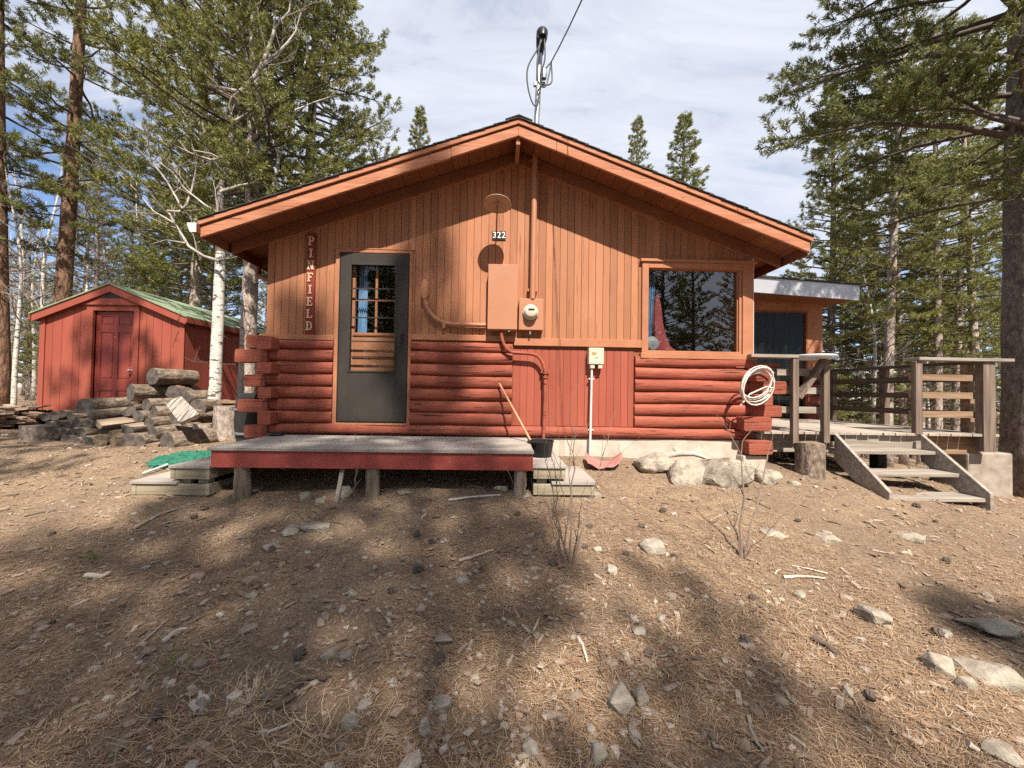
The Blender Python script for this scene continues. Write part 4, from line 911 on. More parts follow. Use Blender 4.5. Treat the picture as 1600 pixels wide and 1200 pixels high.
# concrete block below the deck corner
a = at(1510, 776, 4.72); c = at(1580, 708, 4.72)
m_ = MB(); m_.box(a.x, c.x, 4.70, 5.15, a.z - .1, c.z); solo(m_, 'concrete_block', 'block', 'stained square concrete block under the right corner of the deck', 'block', bevel=.02)
# ================================================================== SHED
YS = 7.1
A = at(58, 662, YS); B = at(284.5, 662, YS); EL = at(60, 490, YS); PK = at(171, 443, YS - .08)
gs_ = min(A.z, gz(A.x, YS)) - .02; shd = thing('shed', ((A.x + B.x) / 2, YS, gs_), 'red board shed with green roof and six panel door behind the firewood', 'shed')
xs0, xs1 = A.x, B.x; xm_ = (xs0 + xs1) / 2; ze = EL.z; zp = PK.z; YSB = YS + 3.4; ss = (zp - ze) / (xm_ - xs0 + .06)
def zs_(x): return zp - abs(x - xm_) * ss
sd_a, sd_b = X_(145, 560, YS), X_(209, 560, YS); sdt_ = Z_(178, 486, YS); sdb_ = Z_(178, 659, YS)
fr_a, fr_b = X_(135, 560, YS), X_(217, 560, YS); frt = Z_(178, 478, YS)
m_ = MB(); x = xs0 + .05; k = 0
while x < xs1 - .05:
    x1 = min(x + [.16, .16, .2, .12][k % 4], xs1 - .05); k += 1
    cuts = sorted({x, x1} | {e for e in (sd_a, sd_b) if x < e < x1})
    for a, b in zip(cuts, cuts[1:]):
        mid = (a + b) / 2; zb = sdt_ if sd_a < mid < sd_b else gs_
        m_.prism_y([(a + .003, zb), (b - .003, zb), (b - .003, zs_(b - .003) - .05), (a + .003, zs_(a + .003) - .05)], YS, YS + .018)
    x = x1
m_.build('front_siding', 'shedred', shd, bevel=.002)
m_ = MB(); m_.prism_y([(xs0 + .02, gs_ + .02), (sd_a, gs_ + .02), (sd_a, zs_(sd_a) - .06), (xs0 + .02, zs_(xs0 + .02) - .06)], YS + .02, YS + .06)
m_.prism_y([(sd_a + .0005, sdt_), (sd_b - .0005, sdt_), (sd_b - .0005, zs_(sd_b) - .06), (xm_, zp - .06), (sd_a + .0005, zs_(sd_a) - .06)], YS + .02, YS + .06)
m_.prism_y([(sd_b, gs_ + .02), (xs1 - .02, gs_ + .02), (xs1 - .02, zs_(xs1 - .02) - .06), (sd_b, zs_(sd_b) - .06)], YS + .02, YS + .06)
m_.box(xs0 + .02, xs1 - .02, YSB - .05, YSB, gs_, zs_(xs0) - .06); m_.build('sheathing', 'backing', shd)
for xx, sg_ in ((xs0, 0), (xs1, 1)):
    m_ = MB(); y = YS + .02
    while y < YSB - .05:
        y2 = min(y + .2, YSB); m_.box(xx + (-.02 if sg_ else .001), xx + (-.001 if sg_ else .02), y + .003, y2 - .003, gs_, zs_(xx) - .07); y = y2
    m_.build('side_siding', 'shedred', shd)
for a, b in ((xs0 - .002, xs0 + .09), (xs1 - .09, xs1 + .002)):
    m_ = MB(); m_.prism_y([(a, gs_), (b, gs_), (b, zs_(b) - .09), (a, zs_(a) - .09)], YS - .02, YS - .001); m_.build('corner_trim', 'shedred', shd, bevel=.003)
m_ = MB(); m_.box(fr_a, sd_a, YS - .025, YS + .06, gs_ + .03, frt); m_.box(sd_b, fr_b, YS - .025, YS + .06, gs_ + .03, frt); m_.box(sd_a + .001, sd_b - .001, YS - .024, YS + .06, sdt_, frt); m_.build('door_frame', 'shedred', shd, bevel=.003)
# six panel door
m_ = MB(); dyy = YS + .035; dw = sd_b - sd_a
cx = [(sd_a + .13 * dw, sd_a + .46 * dw), (sd_a + .56 * dw, sd_a + .89 * dw)]
dh = sdt_ - sdb_; rz_ = [(sdt_ - .13 * dh, sdt_ - .045 * dh), (sdt_ - .62 * dh, sdt_ - .19 * dh), (sdt_ - .93 * dh, sdt_ - .72 * dh)]
m_.box(sd_a + .004, sd_b - .004, dyy + .012, dyy + .04, sdb_, sdt_ - .004)
xsr = [sd_a + .004, cx[0][0], cx[0][1], cx[1][0], cx[1][1], sd_b - .004]
for a, b in ((xsr[0], xsr[1]), (xsr[2], xsr[3]), (xsr[4], xsr[5])): m_.box(a, b, dyy, dyy + .0119, sdb_, sdt_ - .004)
zz = [sdt_ - .004, rz_[0][1], rz_[0][0], rz_[1][1], rz_[1][0], rz_[2][1], rz_[2][0], sdb_]
for (a, b) in cx:
    for i in range(0, 8, 2): m_.box(a + .0002, b - .0002, dyy + .0002, dyy + .0119, zz[i + 1], zz[i])
sdr_ = m_.build('shed_door', 'sheddoor', shd, bevel=.004)
for (a, b) in cx:
    for (z0, z1) in rz_: m_ = MB(); m_.box(a + .03, b - .03, dyy + .004, dyy + .0118, z0 + .03, z1 - .03); m_.build('door_panel', 'sheddoor', sdr_, bevel=.006)
kx, kz = X_(202, 580, YS), Z_(202, 579, YS); m_ = MB(); m_.lathe([(.02, 0), (.02, .006), (.01, .01), (.01, .03), (.026, .04), (.028, .055), (.018, .066), (.001, .068)], (kx, dyy - .001, kz), 16, axis=(0, -1, 0)); m_.build('door_knob', 'galv', sdr_, smooth=True)
# rake boards, vent, roof
for a, b in ((xs0 - .07, xm_ - .0005), (xm_ + .0005, xs1 + .07)):
    m_ = MB(); m_.prism_y([(a, zs_(a) - .15), (b, zs_(b) - .15), (b, zs_(b) - .015), (a, zs_(a) - .015)], YS - .09, YS - .062); m_.build('rake_board', 'shedred', shd, bevel=.003)
m_ = MB(); h_ = .52; m_.prism_y([(xm_ - h_, zs_(xm_ - h_) - .16), (xm_ + h_, zs_(xm_ + h_) - .16), (xm_, zp - .16)], YS - .055, YS - .03); m_.build('gable_board', 'shedred', shd)
m_ = MB(); h_ = .2; m_.prism_y([(xm_ - h_, zp - .175 - h_ * ss), (xm_ + h_, zp - .175 - h_ * ss), (xm_, zp - .17)], YS - .058, YS - .0555); m_.build('vent', 'black', shd)
m_ = MB()
m_.prism_y([(xs0 - .1, zs_(xs0 - .1) - .012), (xm_, zp - .012), (xm_, zp + .012), (xs0 - .1, zs_(xs0 - .1) + .012)], YS - .11, YSB + .1)
m_.prism_y([(xm_ + .0005, zp - .012), (xs1 + .1, zs_(xs1 + .1) - .012), (xs1 + .1, zs_(xs1 + .1) + .012), (xm_ + .0005, zp + .012)], YS - .11, YSB + .1)
m_.build('shed_roof', 'shinglegreen', shd)
m_ = MB()
for a in (xs0 - .105, xs1 + .085): m_.box(a, a + .02, YS - .1, YSB, zs_(a) - .11, zs_(a) - .017)
m_.build('eave_board', 'shedred', shd)
le = at(45, 546, YS + 1.0); lx = xs0 - .55
m_ = MB(); m_.prism_y([(lx - .15, le.z - .06), (xs0 - .002, le.z + .11), (xs0 - .002, le.z + .16), (lx - .15, le.z - .01)], YS + .9, YSB - .3); m_.build('lean_to_roof', 'shingle', shd)
m_ = MB(); m_.box(lx, xs0 - .003, YS + 1.0, YSB - .4, gs_ - .1, le.z - .03); m_.build('lean_to_wall', 'shedred', shd)
# ================================================================== FIREWOOD
def log_mesh(r, L, seed, half=False, bark_m='bark_log', end_m='end_grey'):
    rr = random.Random(seed); n = 18; k = max(4, int(L / .07)); V = []; ph = rr.uniform(0, 6)
    def rad(a, t): return r * (1 + .05 * math.sin(2 * a + ph) + .03 * math.sin(3 * a + ph * 2 + t * 2) + rr.uniform(-.022, .022))
    for i in range(k + 1):
        t = i / k
        for j in range(n):
            a = 2 * PI * j / n; q = rad(a, t); x, y = q * math.cos(a), q * math.sin(a)
            if half and y < -.15 * r: y = -.15 * r + .02 * r * math.sin(x * 40 / 1 + t * 3)
            V.append((x + .01 * math.sin(t * 3 + ph), y, L * t + (rr.uniform(-.006, .006) if i in (0, k) else 0)))
    F = [(i * n + j, i * n + (j + 1) % n, (i + 1) * n + (j + 1) % n, (i + 1) * n + j) for i in range(k) for j in range(n)]
    m = MB()
    if half:
        f1 = []; f2 = []
        for f in F: (f2 if all(V[q][1] <= -.1 * r for q in f) else f1).append(f)
        m.add(V, f1, 0); m.f += [tuple(f) for f in f2]; m.mi += [2] * len(f2)
    else: m.add(V, F, 0)
    m.f += [tuple(range(n - 1, -1, -1)), tuple(k * n + j for j in range(n))]; m.mi += [1, 1]
    return m, [bark_m, end_m, 'split_tan']
def firelog(px, py, rpx, Y, L, ang, label, half=False, tilt=0, bark_m='bark_log', end_m='end_grey', roll=0, group='logs in the firewood pile', lift=0):
    c = at(px, py, Y); r = rpx / FPX * Y; m, mats = log_mesh(r, L, int(px * 7 + py), half, bark_m, end_m)
    o = m.build('firewood_log', mats, None, smooth=True)
    d = Vector((math.sin(ang) * math.cos(tilt), math.cos(ang) * math.cos(tilt), math.sin(tilt)))
    o.rotation_mode = 'QUATERNION'; o.rotation_quaternion = Vector((0, 0, 1)).rotation_difference(d) @ Quaternion((0, 0, 1), roll)
    o.location = c; return tag(o, label, 'log', group)
R_ = math.radians
FL = [ # px, py, r, Y, L, angle from +y toward +x, label, half, tilt, bark, end
 (239, 588, 12.5, 6.0, .56, 52, 'thick barked log lying on the very top of the firewood pile', 0, .0),
 (204, 613, 12.5, 5.9, .52, 50, 'grey ended log just below the topmost log, on its left', 0, .02),
 (272, 613, 10, 6.15, .50, 40, 'log with scaly bark just below the right end of the topmost log', 0, .02),
 (288, 622, 11.5, 6.05, .5, 48, 'thick log on the right shoulder of the firewood pile above the white split board', 0, 0),
 (133, 636, 13.5, 5.75, .62, 46, 'dark round ended log in front of the shed door', 0, .02),
 (198, 640, 10, 5.7, .5, 40, 'brown split log under the grey ended log', 1, 0),
 (228, 634, 10, 5.75, .62, 50, 'long barked log in the middle of the upper firewood row', 0, .03),
 (240, 647, 11, 5.6, .45, 52, 'short thick log in the centre of the firewood pile', 0, .02),
 (309, 637, 12, 5.95, .55, 46, 'thick pale log at the right end of the pile beside the aspen trunk', 0, .0),
 (142, 649, 8, 5.5, .62, 52, 'thin pale log under the dark round ended log', 0, .05),
 (154, 661, 8, 5.4, .6, 50, 'thin tan log low on the left slope of the pile', 1, .06),
 (200, 668, 14, 5.3, .75, 50, 'long split log with a broad dark half round end, low in the middle', 1, .07),
 (238, 677, 10, 5.25, .58, 52, 'barked log lying just behind the large front log', 0, .03),
 (233, 662, 9, 5.4, .5, 48, 'medium log behind the white split board', 0, .0),
 (262, 692, 15, 4.98, .52, 48, 'large round log lying at the front of the pile near the stump', 0, .02),
 (182, 678, 9, 5.25, .5, 40, 'tan ended log in the lower middle row', 1, .0),
 (158, 689, 9, 5.15, .5, 38, 'short tan ended log in the bottom row, left of centre', 0, 0),
 (181, 692, 8, 5.1, .48, 40, 'small round log in the bottom row, next to a tan ended one', 0, 0),
 (202, 689, 10, 5.1, .5, 42, 'grey ended log in the bottom row, middle of three', 0, 0),
 (219, 691, 8.5, 5.08, .45, 45, 'small grey ended log in the bottom row behind the large front log', 0, 0),
 (236, 695, 8, 5.05, .4, 40, 'small tan split log touching the large front log', 1, 0),
 (268, 660, 10, 5.6, .5, 45, 'thick log under the white split board', 0, 0),
 (290, 650, 10, 5.8, .5, 48, 'barked log between the white split board and the aspen', 0, 0),
 (215, 652, 9, 5.6, .5, 44, 'grey log in the heart of the pile', 0, 0)]
for i, f in enumerate(FL):
    tan = 'tan' in f[6]
    firelog(f[0], f[1], f[2] * 1.06, f[3], f[4], R_((f[5] - 46) * 2.6 + 9 + U(-7, 7)), f[6], bool(f[7]), f[8], end_m='end_tan' if tan else 'end_grey', roll=U(0, 6) if not f[7] else U(-.4, .6))
rr_ = random.Random(3)
for px, py in ((70, 652), (84, 650), (97, 647), (110, 652), (121, 662), (104, 664), (90, 664), (76, 664), (113, 675), (99, 677), (127, 676), (88, 678), (104, 688), (120, 690), (137, 664), (140, 690), (132, 688)):
    firelog(px, py, rr_.uniform(5.6, 8), 5.55 + (650 - py) * .008, rr_.uniform(.4, .55), R_(rr_.uniform(-14, 12)), 'dark weathered log in the low heap at the left end of the firewood pile', group='dark logs heaped at the left of the pile')
for px, py, yy in ((160, 672, 5.5), (178, 660, 5.75), (215, 675, 5.45), (250, 668, 5.6), (255, 640, 6.0), (180, 648, 5.95), (225, 622, 6.1), (165, 645, 6.0), (300, 655, 5.95), (275, 640, 6.1)):
    firelog(px, py, 10, yy, .5, R_(8), 'barked log wedged deep between other logs of the firewood pile', group='logs wedged inside the pile')
# white split board
m_ = MB(); a, b, c, d = at(261, 634, 5.25), at(286, 623, 5.35), at(314, 651, 5.0), at(284, 665, 4.93)
V = []; n = 8
for s_ in (0, 1):
    for j in range(5):
        for i in range(n + 1):
            p = a.lerp(b, i / n).lerp(d.lerp(c, i / n), j / 4); nrm = (b - a).cross(d - a).normalized()
            V.append(p + nrm * ((.012 * math.sin(i * 2.4) + .02 * abs(i / n - .5)) * (1 - s_) - s_ * .05))
F = []; w_ = n + 1
for s_ in (0, 1):
    for j in range(4):
        for i in range(n): q = s_ * 5 * w_ + j * w_ + i; F.append((q, q + 1, q + w_ + 1, q + w_) if not s_ else (q, q + w_, q + w_ + 1, q + 1))
o_ = 5 * w_
for i in range(n): F += [(i, i + o_, i + 1 + o_, i + 1), (4 * w_ + i, 4 * w_ + i + 1, 4 * w_ + i + 1 + o_, 4 * w_ + i + o_)]
for j in range(4): F += [(j * w_, (j + 1) * w_, (j + 1) * w_ + o_, j * w_ + o_), (j * w_ + n, j * w_ + n + o_, (j + 1) * w_ + n + o_, (j + 1) * w_ + n)]
solo(m_.add(V, F), 'split_board', 'pale_split', 'bleached white split board leaning on the firewood pile', 'split board')
def stump(px, pybot, wpx, hpx, Y, label, name='stump', bark_m='bark_pale', end_m='end_tan', flare=1.1):
    c = at(px, pybot, Y); r = wpx / 2 / FPX * Y; h = hpx / FPX * Y; m = MB(); n = 22; k = 8; V = []; sd = random.Random(px)
    ph = sd.uniform(0, 6)
    for i in range(k + 1):
        t = i / k
        for j in range(n):
            a = 2 * PI * j / n; q = r * (1 + (flare - 1) * (1 - t) ** 3 + .06 * math.sin(2 * a + ph) + .05 * math.sin(5 * a + ph) * (1 - t) + sd.uniform(-.03, .03))
            V.append((q * math.cos(a), q * math.sin(a), -.08 + (h + .08) * t + (.01 * math.sin(a * 2) if i == k else 0)))
    m.add(V, [(i * n + j, i * n + (j + 1) % n, (i + 1) * n + (j + 1) % n, (i + 1) * n + j) for i in range(k) for j in range(n)], 0)
    m.f += [tuple(k * n + j for j in range(n)), tuple(range(n - 1, -1, -1))]; m.mi += [1, 1]
    o = m.build(name, [bark_m, end_m], None, smooth=True); o.location = (c.x, Y + r, c.z); return tag(o, label, 'stump')
stump(340, 681, 32, 45, 5.75, 'upright pale barked stump beside the aspen trunk and firewood')
stump(306, 684, 25, 20, 5.45, 'short cut stump round between the firewood and the tall pale stump')
stump(1282, 762, 42, 68, 4.3, 'brown bark stump standing left of the deck stairs', bark_m='bark_log', flare=1.12)
stump(36, 699, 48, 31, 5.2, 'wide dark stump block at the left edge of the yard', bark_m='bark_big', end_m='end_grey', flare=1.02)
stump(80, 692, 34, 24, 5.35, 'smaller dark stump block between the wide stump and the firewood', bark_m='bark_big', end_m='end_grey', flare=1.03)
# scrap heap at far left
sp_ = MB(); rr_ = random.Random(8)
for i in range(90):
    b_ = at(rr_.uniform(-40, 58), 0, 6.6); x = b_.x; y = 6.6 + rr_.uniform(-.3, .5); t = rr_.random()
    z = gz(x, y) + t * .38 * (1 - abs(y - 6.7) * .8); L = rr_.uniform(.25, .6); a = rr_.uniform(-.5, .5)
    dv = Vector((math.cos(a), math.sin(a), rr_.uniform(-.15, .15))) * L / 2; c = Vector((x, y, z + .02))
    sp_.beam(c - dv, c + dv, rr_.uniform(.06, .14), rr_.uniform(.015, .04))
solo(sp_, 'bark_slab_heap', 'chip', 'low heap of dark bark slabs and scrap left of the red shed', 'scrap heap', kind='stuff')
m_ = MB(); c = at(378, 640, 6.4); m_.beam(at(340, 628, 6.3), at(392, 628, 6.6), .25, .04); solo(m_, 'loose_plank', 'brown_wood', 'short brown plank lying behind the pale stump', 'plank')
# green net and pale pole
m_ = MB(); c = gpt(286, 729); V = []; F = []; n, k = 60, 26
for j in range(k + 1):
    for i in range(n + 1):
        u, v = i / n - .5, j / k - .5; e = max(0, 1 - (2 * u) ** 2 - (2 * v) ** 2)
        x, y = c.x + u * .85 + v * .25, c.y + .18 + v * .5
        V.append((x, y, gz(x, y) + .004 + e ** .5 * (.03 + .03 * vnoise(i * .22, j * .3, 3) + .07 * abs(float(vnoise(i * .11, j * .16, 5)))) + .02 * RNG.random()))
for j in range(k):
    for i in range(n):
        if ((i / n - .5) * 2) ** 2 + ((j / k - .5) * 2) ** 2 < 1.05: F.append((j * (n + 1) + i, j * (n + 1) + i + 1, (j + 1) * (n + 1) + i + 1, (j + 1) * (n + 1) + i))
o = m_.add(V, F).build('green_net', 'net', None, smooth=False, fix=False); tag(recenter(o), 'crumpled bright green net lying behind the left porch steps', 'net')
a, b = gpt(222, 745), gpt(262, 733); m_ = MB(); m_.tube([a + Vector((0, 0, .03)), b + Vector((0, 0, .05))], .013, 8); solo(m_, 'garden_pole', 'green_pole', 'pale green pole sticking out of the green net', 'pole', smooth=True)
# ================================================================== ROCKS
import bmesh
def rock(px, py, wpx, hpx, label, depth=.9, mat_='rock', group=None, sink=.25, tall=0):
    p = gpt(px, py); sc_ = p.y / FPX; w, h = wpx * sc_ / 2, hpx * sc_ / 1.0
    bm = bmesh.new(); sd = random.Random(px * 31 + py)
    for _ in range(20):      # angular broken block: the hull of points near the skin of a rounded box
        v = Vector((sd.gauss(0, 1), sd.gauss(0, 1), sd.gauss(0, 1))).normalized(); k = max(abs(v.x), abs(v.y), abs(v.z)); q = sd.uniform(.35, .8)
        bm.verts.new(v * (q / k + (1 - q)) * sd.uniform(.78, 1.0))
    hull = bmesh.ops.convex_hull(bm, input=bm.verts); bmesh.ops.delete(bm, geom=[e for e in bm.verts if not e.link_faces], context='VERTS')
    bmesh.ops.bevel(bm, geom=list(bm.edges), offset=.05, segments=1, affect='EDGES')
    bmesh.ops.triangulate(bm, faces=bm.faces); bmesh.ops.subdivide_edges(bm, edges=bm.edges, cuts=2, use_grid_fill=True)
    for v in bm.verts:
        v.co *= 1 + sd.uniform(-.022, .022)
        v.co = Vector((v.co.x * w, v.co.y * w * depth, v.co.z * h * (.62 if sink < .3 else .8)))
    bmesh.ops.rotate(bm, verts=bm.verts, cent=(0, 0, 0), matrix=Matrix.Rotation(sd.uniform(-.25, .25), 3, 'Z'))
    for v in bm.verts: v.co.z -= 0
    me = bpy.data.meshes.new('rock'); bm.to_mesh(me); bm.free(); me.materials.append(M[mat_])
    me.polygons.foreach_set('use_smooth', [True] * len(me.polygons)); me.set_sharp_from_angle(angle=R_(22))
    o = bpy.data.objects.new('rock', me); COL.objects.link(o); o.location = p + Vector((0, w * depth * .5, h * (.42 - sink) + tall * h * .08))
    return tag(o, label, 'rock', group)
for a in [
 (1080, 757, 66, 50, 'pale angular boulder at the foundation, left of the widest boulder'),
 (1140, 760, 96, 58, 'widest pale boulder against the foundation below the window'),
 (1030, 737, 72, 34, 'low pale boulder at the foundation behind the driftwood, nearest the pink scoop'),
 (1206, 756, 56, 26, 'flat pale stone in front of the corner pier'),
 (1244, 760, 30, 12, 'small flat stone just left of the bark stump by the deck'),
 (1376, 975, 54, 34, 'pale rounded stone alone on the open ground below the deck stairs'),
 (1021, 864, 46, 24, 'greenish lichened stone in the shade between the two saplings'),
 (970, 1112, 50, 38, 'broad grey stone in the dark soil of the lower middle foreground'),
 (1006, 1102, 28, 34, 'narrow grey stone touching the broad grey stone in the foreground'),
 (938, 1196, 30, 34, 'grey stone cut by the bottom edge, right of the middle'),
 (829, 1188, 30, 30, 'brownish stone near the bottom edge, at the middle'),
 (1482, 1058, 46, 40, 'tilted grey slab stone near the right edge of the foreground'),
 (1512, 1080, 30, 28, 'small grey slab just right of the tilted slab stone'),
 (1565, 1074, 90, 30, 'large flat grey slab sunk in the ground at the right edge'),
 (1562, 995, 80, 24, 'long flat grey slab at the right edge, above the large flat slab'),
 (1000, 994, 24, 13, 'white chip of stone in the brown needles right of the sapling cluster'),
 (955, 897, 22, 17, 'small pale stone at the foot of the sapling cluster'),
 (933, 862, 16, 10, 'tiny white stone right of the sapling cluster'),
 (476, 782, 22, 17, 'white stone under the porch edge, left of the leaning stake'),
 (499, 787, 20, 11, 'low white stone between the white stone and the leaning stake'),
 (538, 778, 24, 24, 'pale stone right behind the leaning stake'),
 (487, 832, 60, 13, 'flat pale stone sunk in the ground in front of the porch'),
 (450, 835, 34, 9, 'flat brownish stone left of the sunk pale stone in front of the porch'),
 (512, 1030, 30, 14, 'pair of pale stones on the bare ground left of the middle'),
 (694, 1010, 32, 16, 'flat buff stone in the middle foreground'),
 (690, 1114, 30, 20, 'grey stone on the right of the dry grass tufts'),
 (545, 1142, 32, 26, 'lichened grey stone between the dry grass tufts'),
 (664, 1152, 22, 34, 'upright grey stone at the edge of the dry grass'),
 (308, 1116, 22, 26, 'grey white stone under the bleached stick on the left'),
 (390, 936, 22, 14, 'buff stone on the pale gravelly ground left of the middle'),
 (722, 912, 26, 12, 'long pale stone in the shade in front of the porch'),
 (548, 932, 20, 10, 'small buff stone beside a thin stick in the middle left'),
 (420, 860, 30, 9, 'flat grey stone on the dark ground in front of the left steps'),
 (1430, 845, 60, 10, 'flat tan stone on the sunlit slope below the stairs'),
 (1300, 845, 36, 9, 'thin tan stone left of the flat tan stone below the stairs'),
 (1215, 840, 40, 10, 'pale flat stone right of the forked sapling'),
 (1480, 997, 24, 12, 'reddish flat stone near the right edge above the tilted slab'),
 (1255, 935, 20, 12, 'pinkish stone in the needles right of the forked sapling'),
 (742, 1065, 18, 12, 'small white stone in the middle foreground gravel'),
 (1330, 1090, 24, 14, 'buff stone in the sunlit needles left of the tilted slab'),
 (380, 769, 46, 8, 'thin flat stone under the left porch post'),
 (780, 766, 34, 12, 'flat grey stone under the right end of the porch'),
 (815, 776, 30, 8, 'thin flat stone under the right porch post'),
 (630, 772, 26, 8, 'flat stone in the shade under the porch'),
 (1580, 1200, 60, 22, 'low stone in the bottom right corner')]:
    rock(*a, depth=1.2 if a[3] < 12 else .85, tall=1 if 'boulder' in a[4] else 0)
# driftwood on the boulders
m_ = MB(); q = [at(1005, 717, 4.5), at(1035, 713, 4.45), at(1062, 708, 4.45), at(1085, 709, 4.4), at(1118, 721, 4.3)]
m_.tube(q, [.02, .03, .035, .03, .008], 8, wob=.15); m_.tube([q[2], at(1052, 700, 4.45)], [.03, .018], 7); m_.tube([q[3], at(1090, 703, 4.4), at(1094, 695, 4.42)], [.022, .014, .005], 6)
solo(m_, 'driftwood', 'stick', 'gnarled grey driftwood branch lying on the boulders by the foundation', 'driftwood', smooth=True)
# ================================================================== sticks, saplings
def stickobj(pts, r, mat_, label, name='stick', group=None):
    P = []
    for i, (px, py) in enumerate(pts): g_ = gpt(px, py); P.append(g_ + Vector((0, 0, r * .9)))
    Q = []
    for i in range(len(P) - 1):
        for t in (0, .33, .66): Q.append(P[i].lerp(P[i + 1], t) + Vector((U(-.004, .004), U(-.006, .006), U(0, .004))))
    Q.append(P[-1]); m = MB(); m.tube(Q, np.linspace(r, r * .55, len(Q)), 7, wob=.12)
    return solo(m, name, mat_, label, 'stick', group, smooth=True)
stickobj([(700, 784), (730, 781), (782, 776)], .014, 'stick', 'pale bleached stick lying in front of the right porch post')
stickobj([(716, 880), (745, 872), (771, 862)], .010, 'stick', 'pale thin stick on the dark needles in the middle of the yard')
stickobj([(1272, 1003), (1290, 1014), (1306, 1027)], .014, 'limb', 'short dark stick in the needles on the right of the yard')
stickobj([(1225, 905), (1255, 903), (1290, 908)], .010, 'stick', 'pale curved stick right of the forked sapling')
stickobj([(205, 830), (250, 806), (308, 788)], .012, 'twig', 'long grey stick lying below the left porch steps')
stickobj([(300, 1108), (308, 1120), (314, 1088), (326, 1100)], .014, 'stick', 'forked bleached stick among the dry grass on the left')
stickobj([(450, 1088), (480, 1066), (535, 1062)], .008, 'limb', 'thin dark curved twig in the middle left')
stickobj([(255, 1008), (275, 990), (300, 986)], .012, 'stick', 'short pale stick on the left ground')
stickobj([(135, 903), (160, 905), (172, 898)], .016, 'stick', 'short thick bleached stick on the shaded ground at left')
stickobj([(1110, 815), (1140, 800), (1170, 790)], .006, 'twig', 'very thin twig behind the forked sapling')
stickobj([(405, 1148), (420, 1150), (460, 1132)], .007, 'stick', 'thin pale twig near the bottom left dry grass')
stickobj([(905, 1000), (912, 1020), (918, 1040)], .009, 'stick', 'short pale twig under the sapling cluster')
stickobj([(900, 990), (930, 1000), (940, 1035)], .006, 'limb', 'thin dark bent twig right of the short pale twig')
stickobj([(990, 1045), (1030, 1030), (1050, 1020)], .006, 'twig', 'thin grey twig in the lower middle')
stickobj([(1170, 1125), (1178, 1160), (1192, 1180)], .008, 'twig', 'curved grey twig in the lower right')
stickobj([(1660 / 2 + 680, 1170), (1530, 1180)], .014, 'stick', 'pale stick near the bottom right corner')
for i in range(26):
    Y_ = 1.7 * math.exp(U(0, 1.1)); x_ = U(-1.2, 1.2) * Y_; a = U(0, 3.1); L = U(.06, .2); P = [Vector((x_ + math.cos(a) * L * t, Y_ + math.sin(a) * L * t, 0)) for t in (0, .5, 1)]
    for p in P: p.z = gz(p.x, p.y) + .006
    P[1] += Vector((U(-.01, .01), U(-.01, .01), .004)); m = MB(); r = U(.003, .006); m.tube(P, [r, r, r * .6], 6)
    solo(m, 'fallen_twig', random.choice(['twig', 'stick', 'limb']), 'small fallen twig on the needle covered ground', 'twig', 'small twigs strewn over the yard', smooth=True)
def twigs(m, p, d, L, r, lvl, rr, seg=5):
    pts = [p.copy()]; q = p.copy(); dd = d.normalized()
    for i in range(seg):
        dd = (dd + Vector((rr.uniform(-1, 1), rr.uniform(-1, 1), rr.uniform(-.6, .9))) * .16).normalized(); q = q + dd * L / seg; pts.append(q.copy())
    m.tube(pts, np.linspace(r, r * .4, len(pts)), 5 if r < .01 else 7, cap=False)
    if lvl > 0:
        for i in range(2, len(pts)):
            for _ in range(rr.choice((1, 1, 2))):
                az = rr.uniform(0, 2 * PI); sd = Vector((math.cos(az), math.sin(az), rr.uniform(.1, .8)))
                twigs(m, pts[i], dd * .7 + sd * .8, L * rr.uniform(.3, .5), r * .5, lvl - 1, rr, 4)
def sapling(label, base_px, stems, seed):
    b_ = gpt(*base_px); rr = random.Random(seed); m = MB(); t_ = thing('sapling', b_, label, 'sapling')
    for (bx, by, tx, ty, dY, r) in stems:
        p = gpt(bx, by); e = at(tx, ty, p.y + dY); pts = [p.lerp(e, t) + Vector((rr.uniform(-1, 1), rr.uniform(-1, 1), 0)) * .02 * math.sin(PI * t) for t in np.linspace(0, 1, 9)]
        pts[0].z -= .03; r *= .8; m.tube(pts, np.linspace(r, r * .3, 9), 7)
        for i in range(3, 9):
            if rr.random() < .5:
                az = rr.uniform(0, 2 * PI); twigs(m, pts[i], (e - p).normalized() * .8 + Vector((math.cos(az), math.sin(az), .3)) * .6, (e - p).length * rr.uniform(.12, .3), r * .4, 1 if rr.random() < .4 else 0, rr, 4)
    m.build('stems', 'sapling', t_, smooth=True); return t_
sapling('leafless forked sapling standing below the right corner of the cabin', (1158, 872), [(1158, 872, 1160, 690, .3, .013), (1162, 868, 1205, 690, .4, .010), (1156, 870, 1140, 745, .1, .006), (1160, 872, 1230, 800, -.2, .004)], 4)
sapling('cluster of leafless thin stems in front of the right porch steps', (878, 888), [(876, 890, 868, 745, .2, .009), (890, 882, 900, 660, .5, .009), (882, 886, 895, 620, .5, .005), (893, 880, 962, 640, .6, .006), (880, 884, 850, 700, .2, .006), (884, 880, 875, 690, .4, .006), (896, 880, 945, 700, .4, .006), (870, 884, 790, 730, .3, .004)], 9)
sapling('small grey sapling with one long whip in front of the porch middle', (553, 782), [(553, 782, 557, 735, .0, .016), (555, 760, 557, 648, .1, .004), (556, 745, 590, 690, .1, .004), (555, 750, 575, 690, .05, .004), (553, 755, 525, 738, 0, .005), (553, 760, 535, 720, 0, .004)], 13)
a, b = gpt(524, 788), at(540, 706, gpt(524, 788).y + .25); m_ = MB(); m_.beam(a - Vector((0, 0, .05)), b, .035, .02, up=(0, -1, .2)); 
stk = thing('leaning_stake', a, 'thin bleached wooden stake leaning against the porch edge', 'stake'); m_.build('stake', 'pale_split', stk)
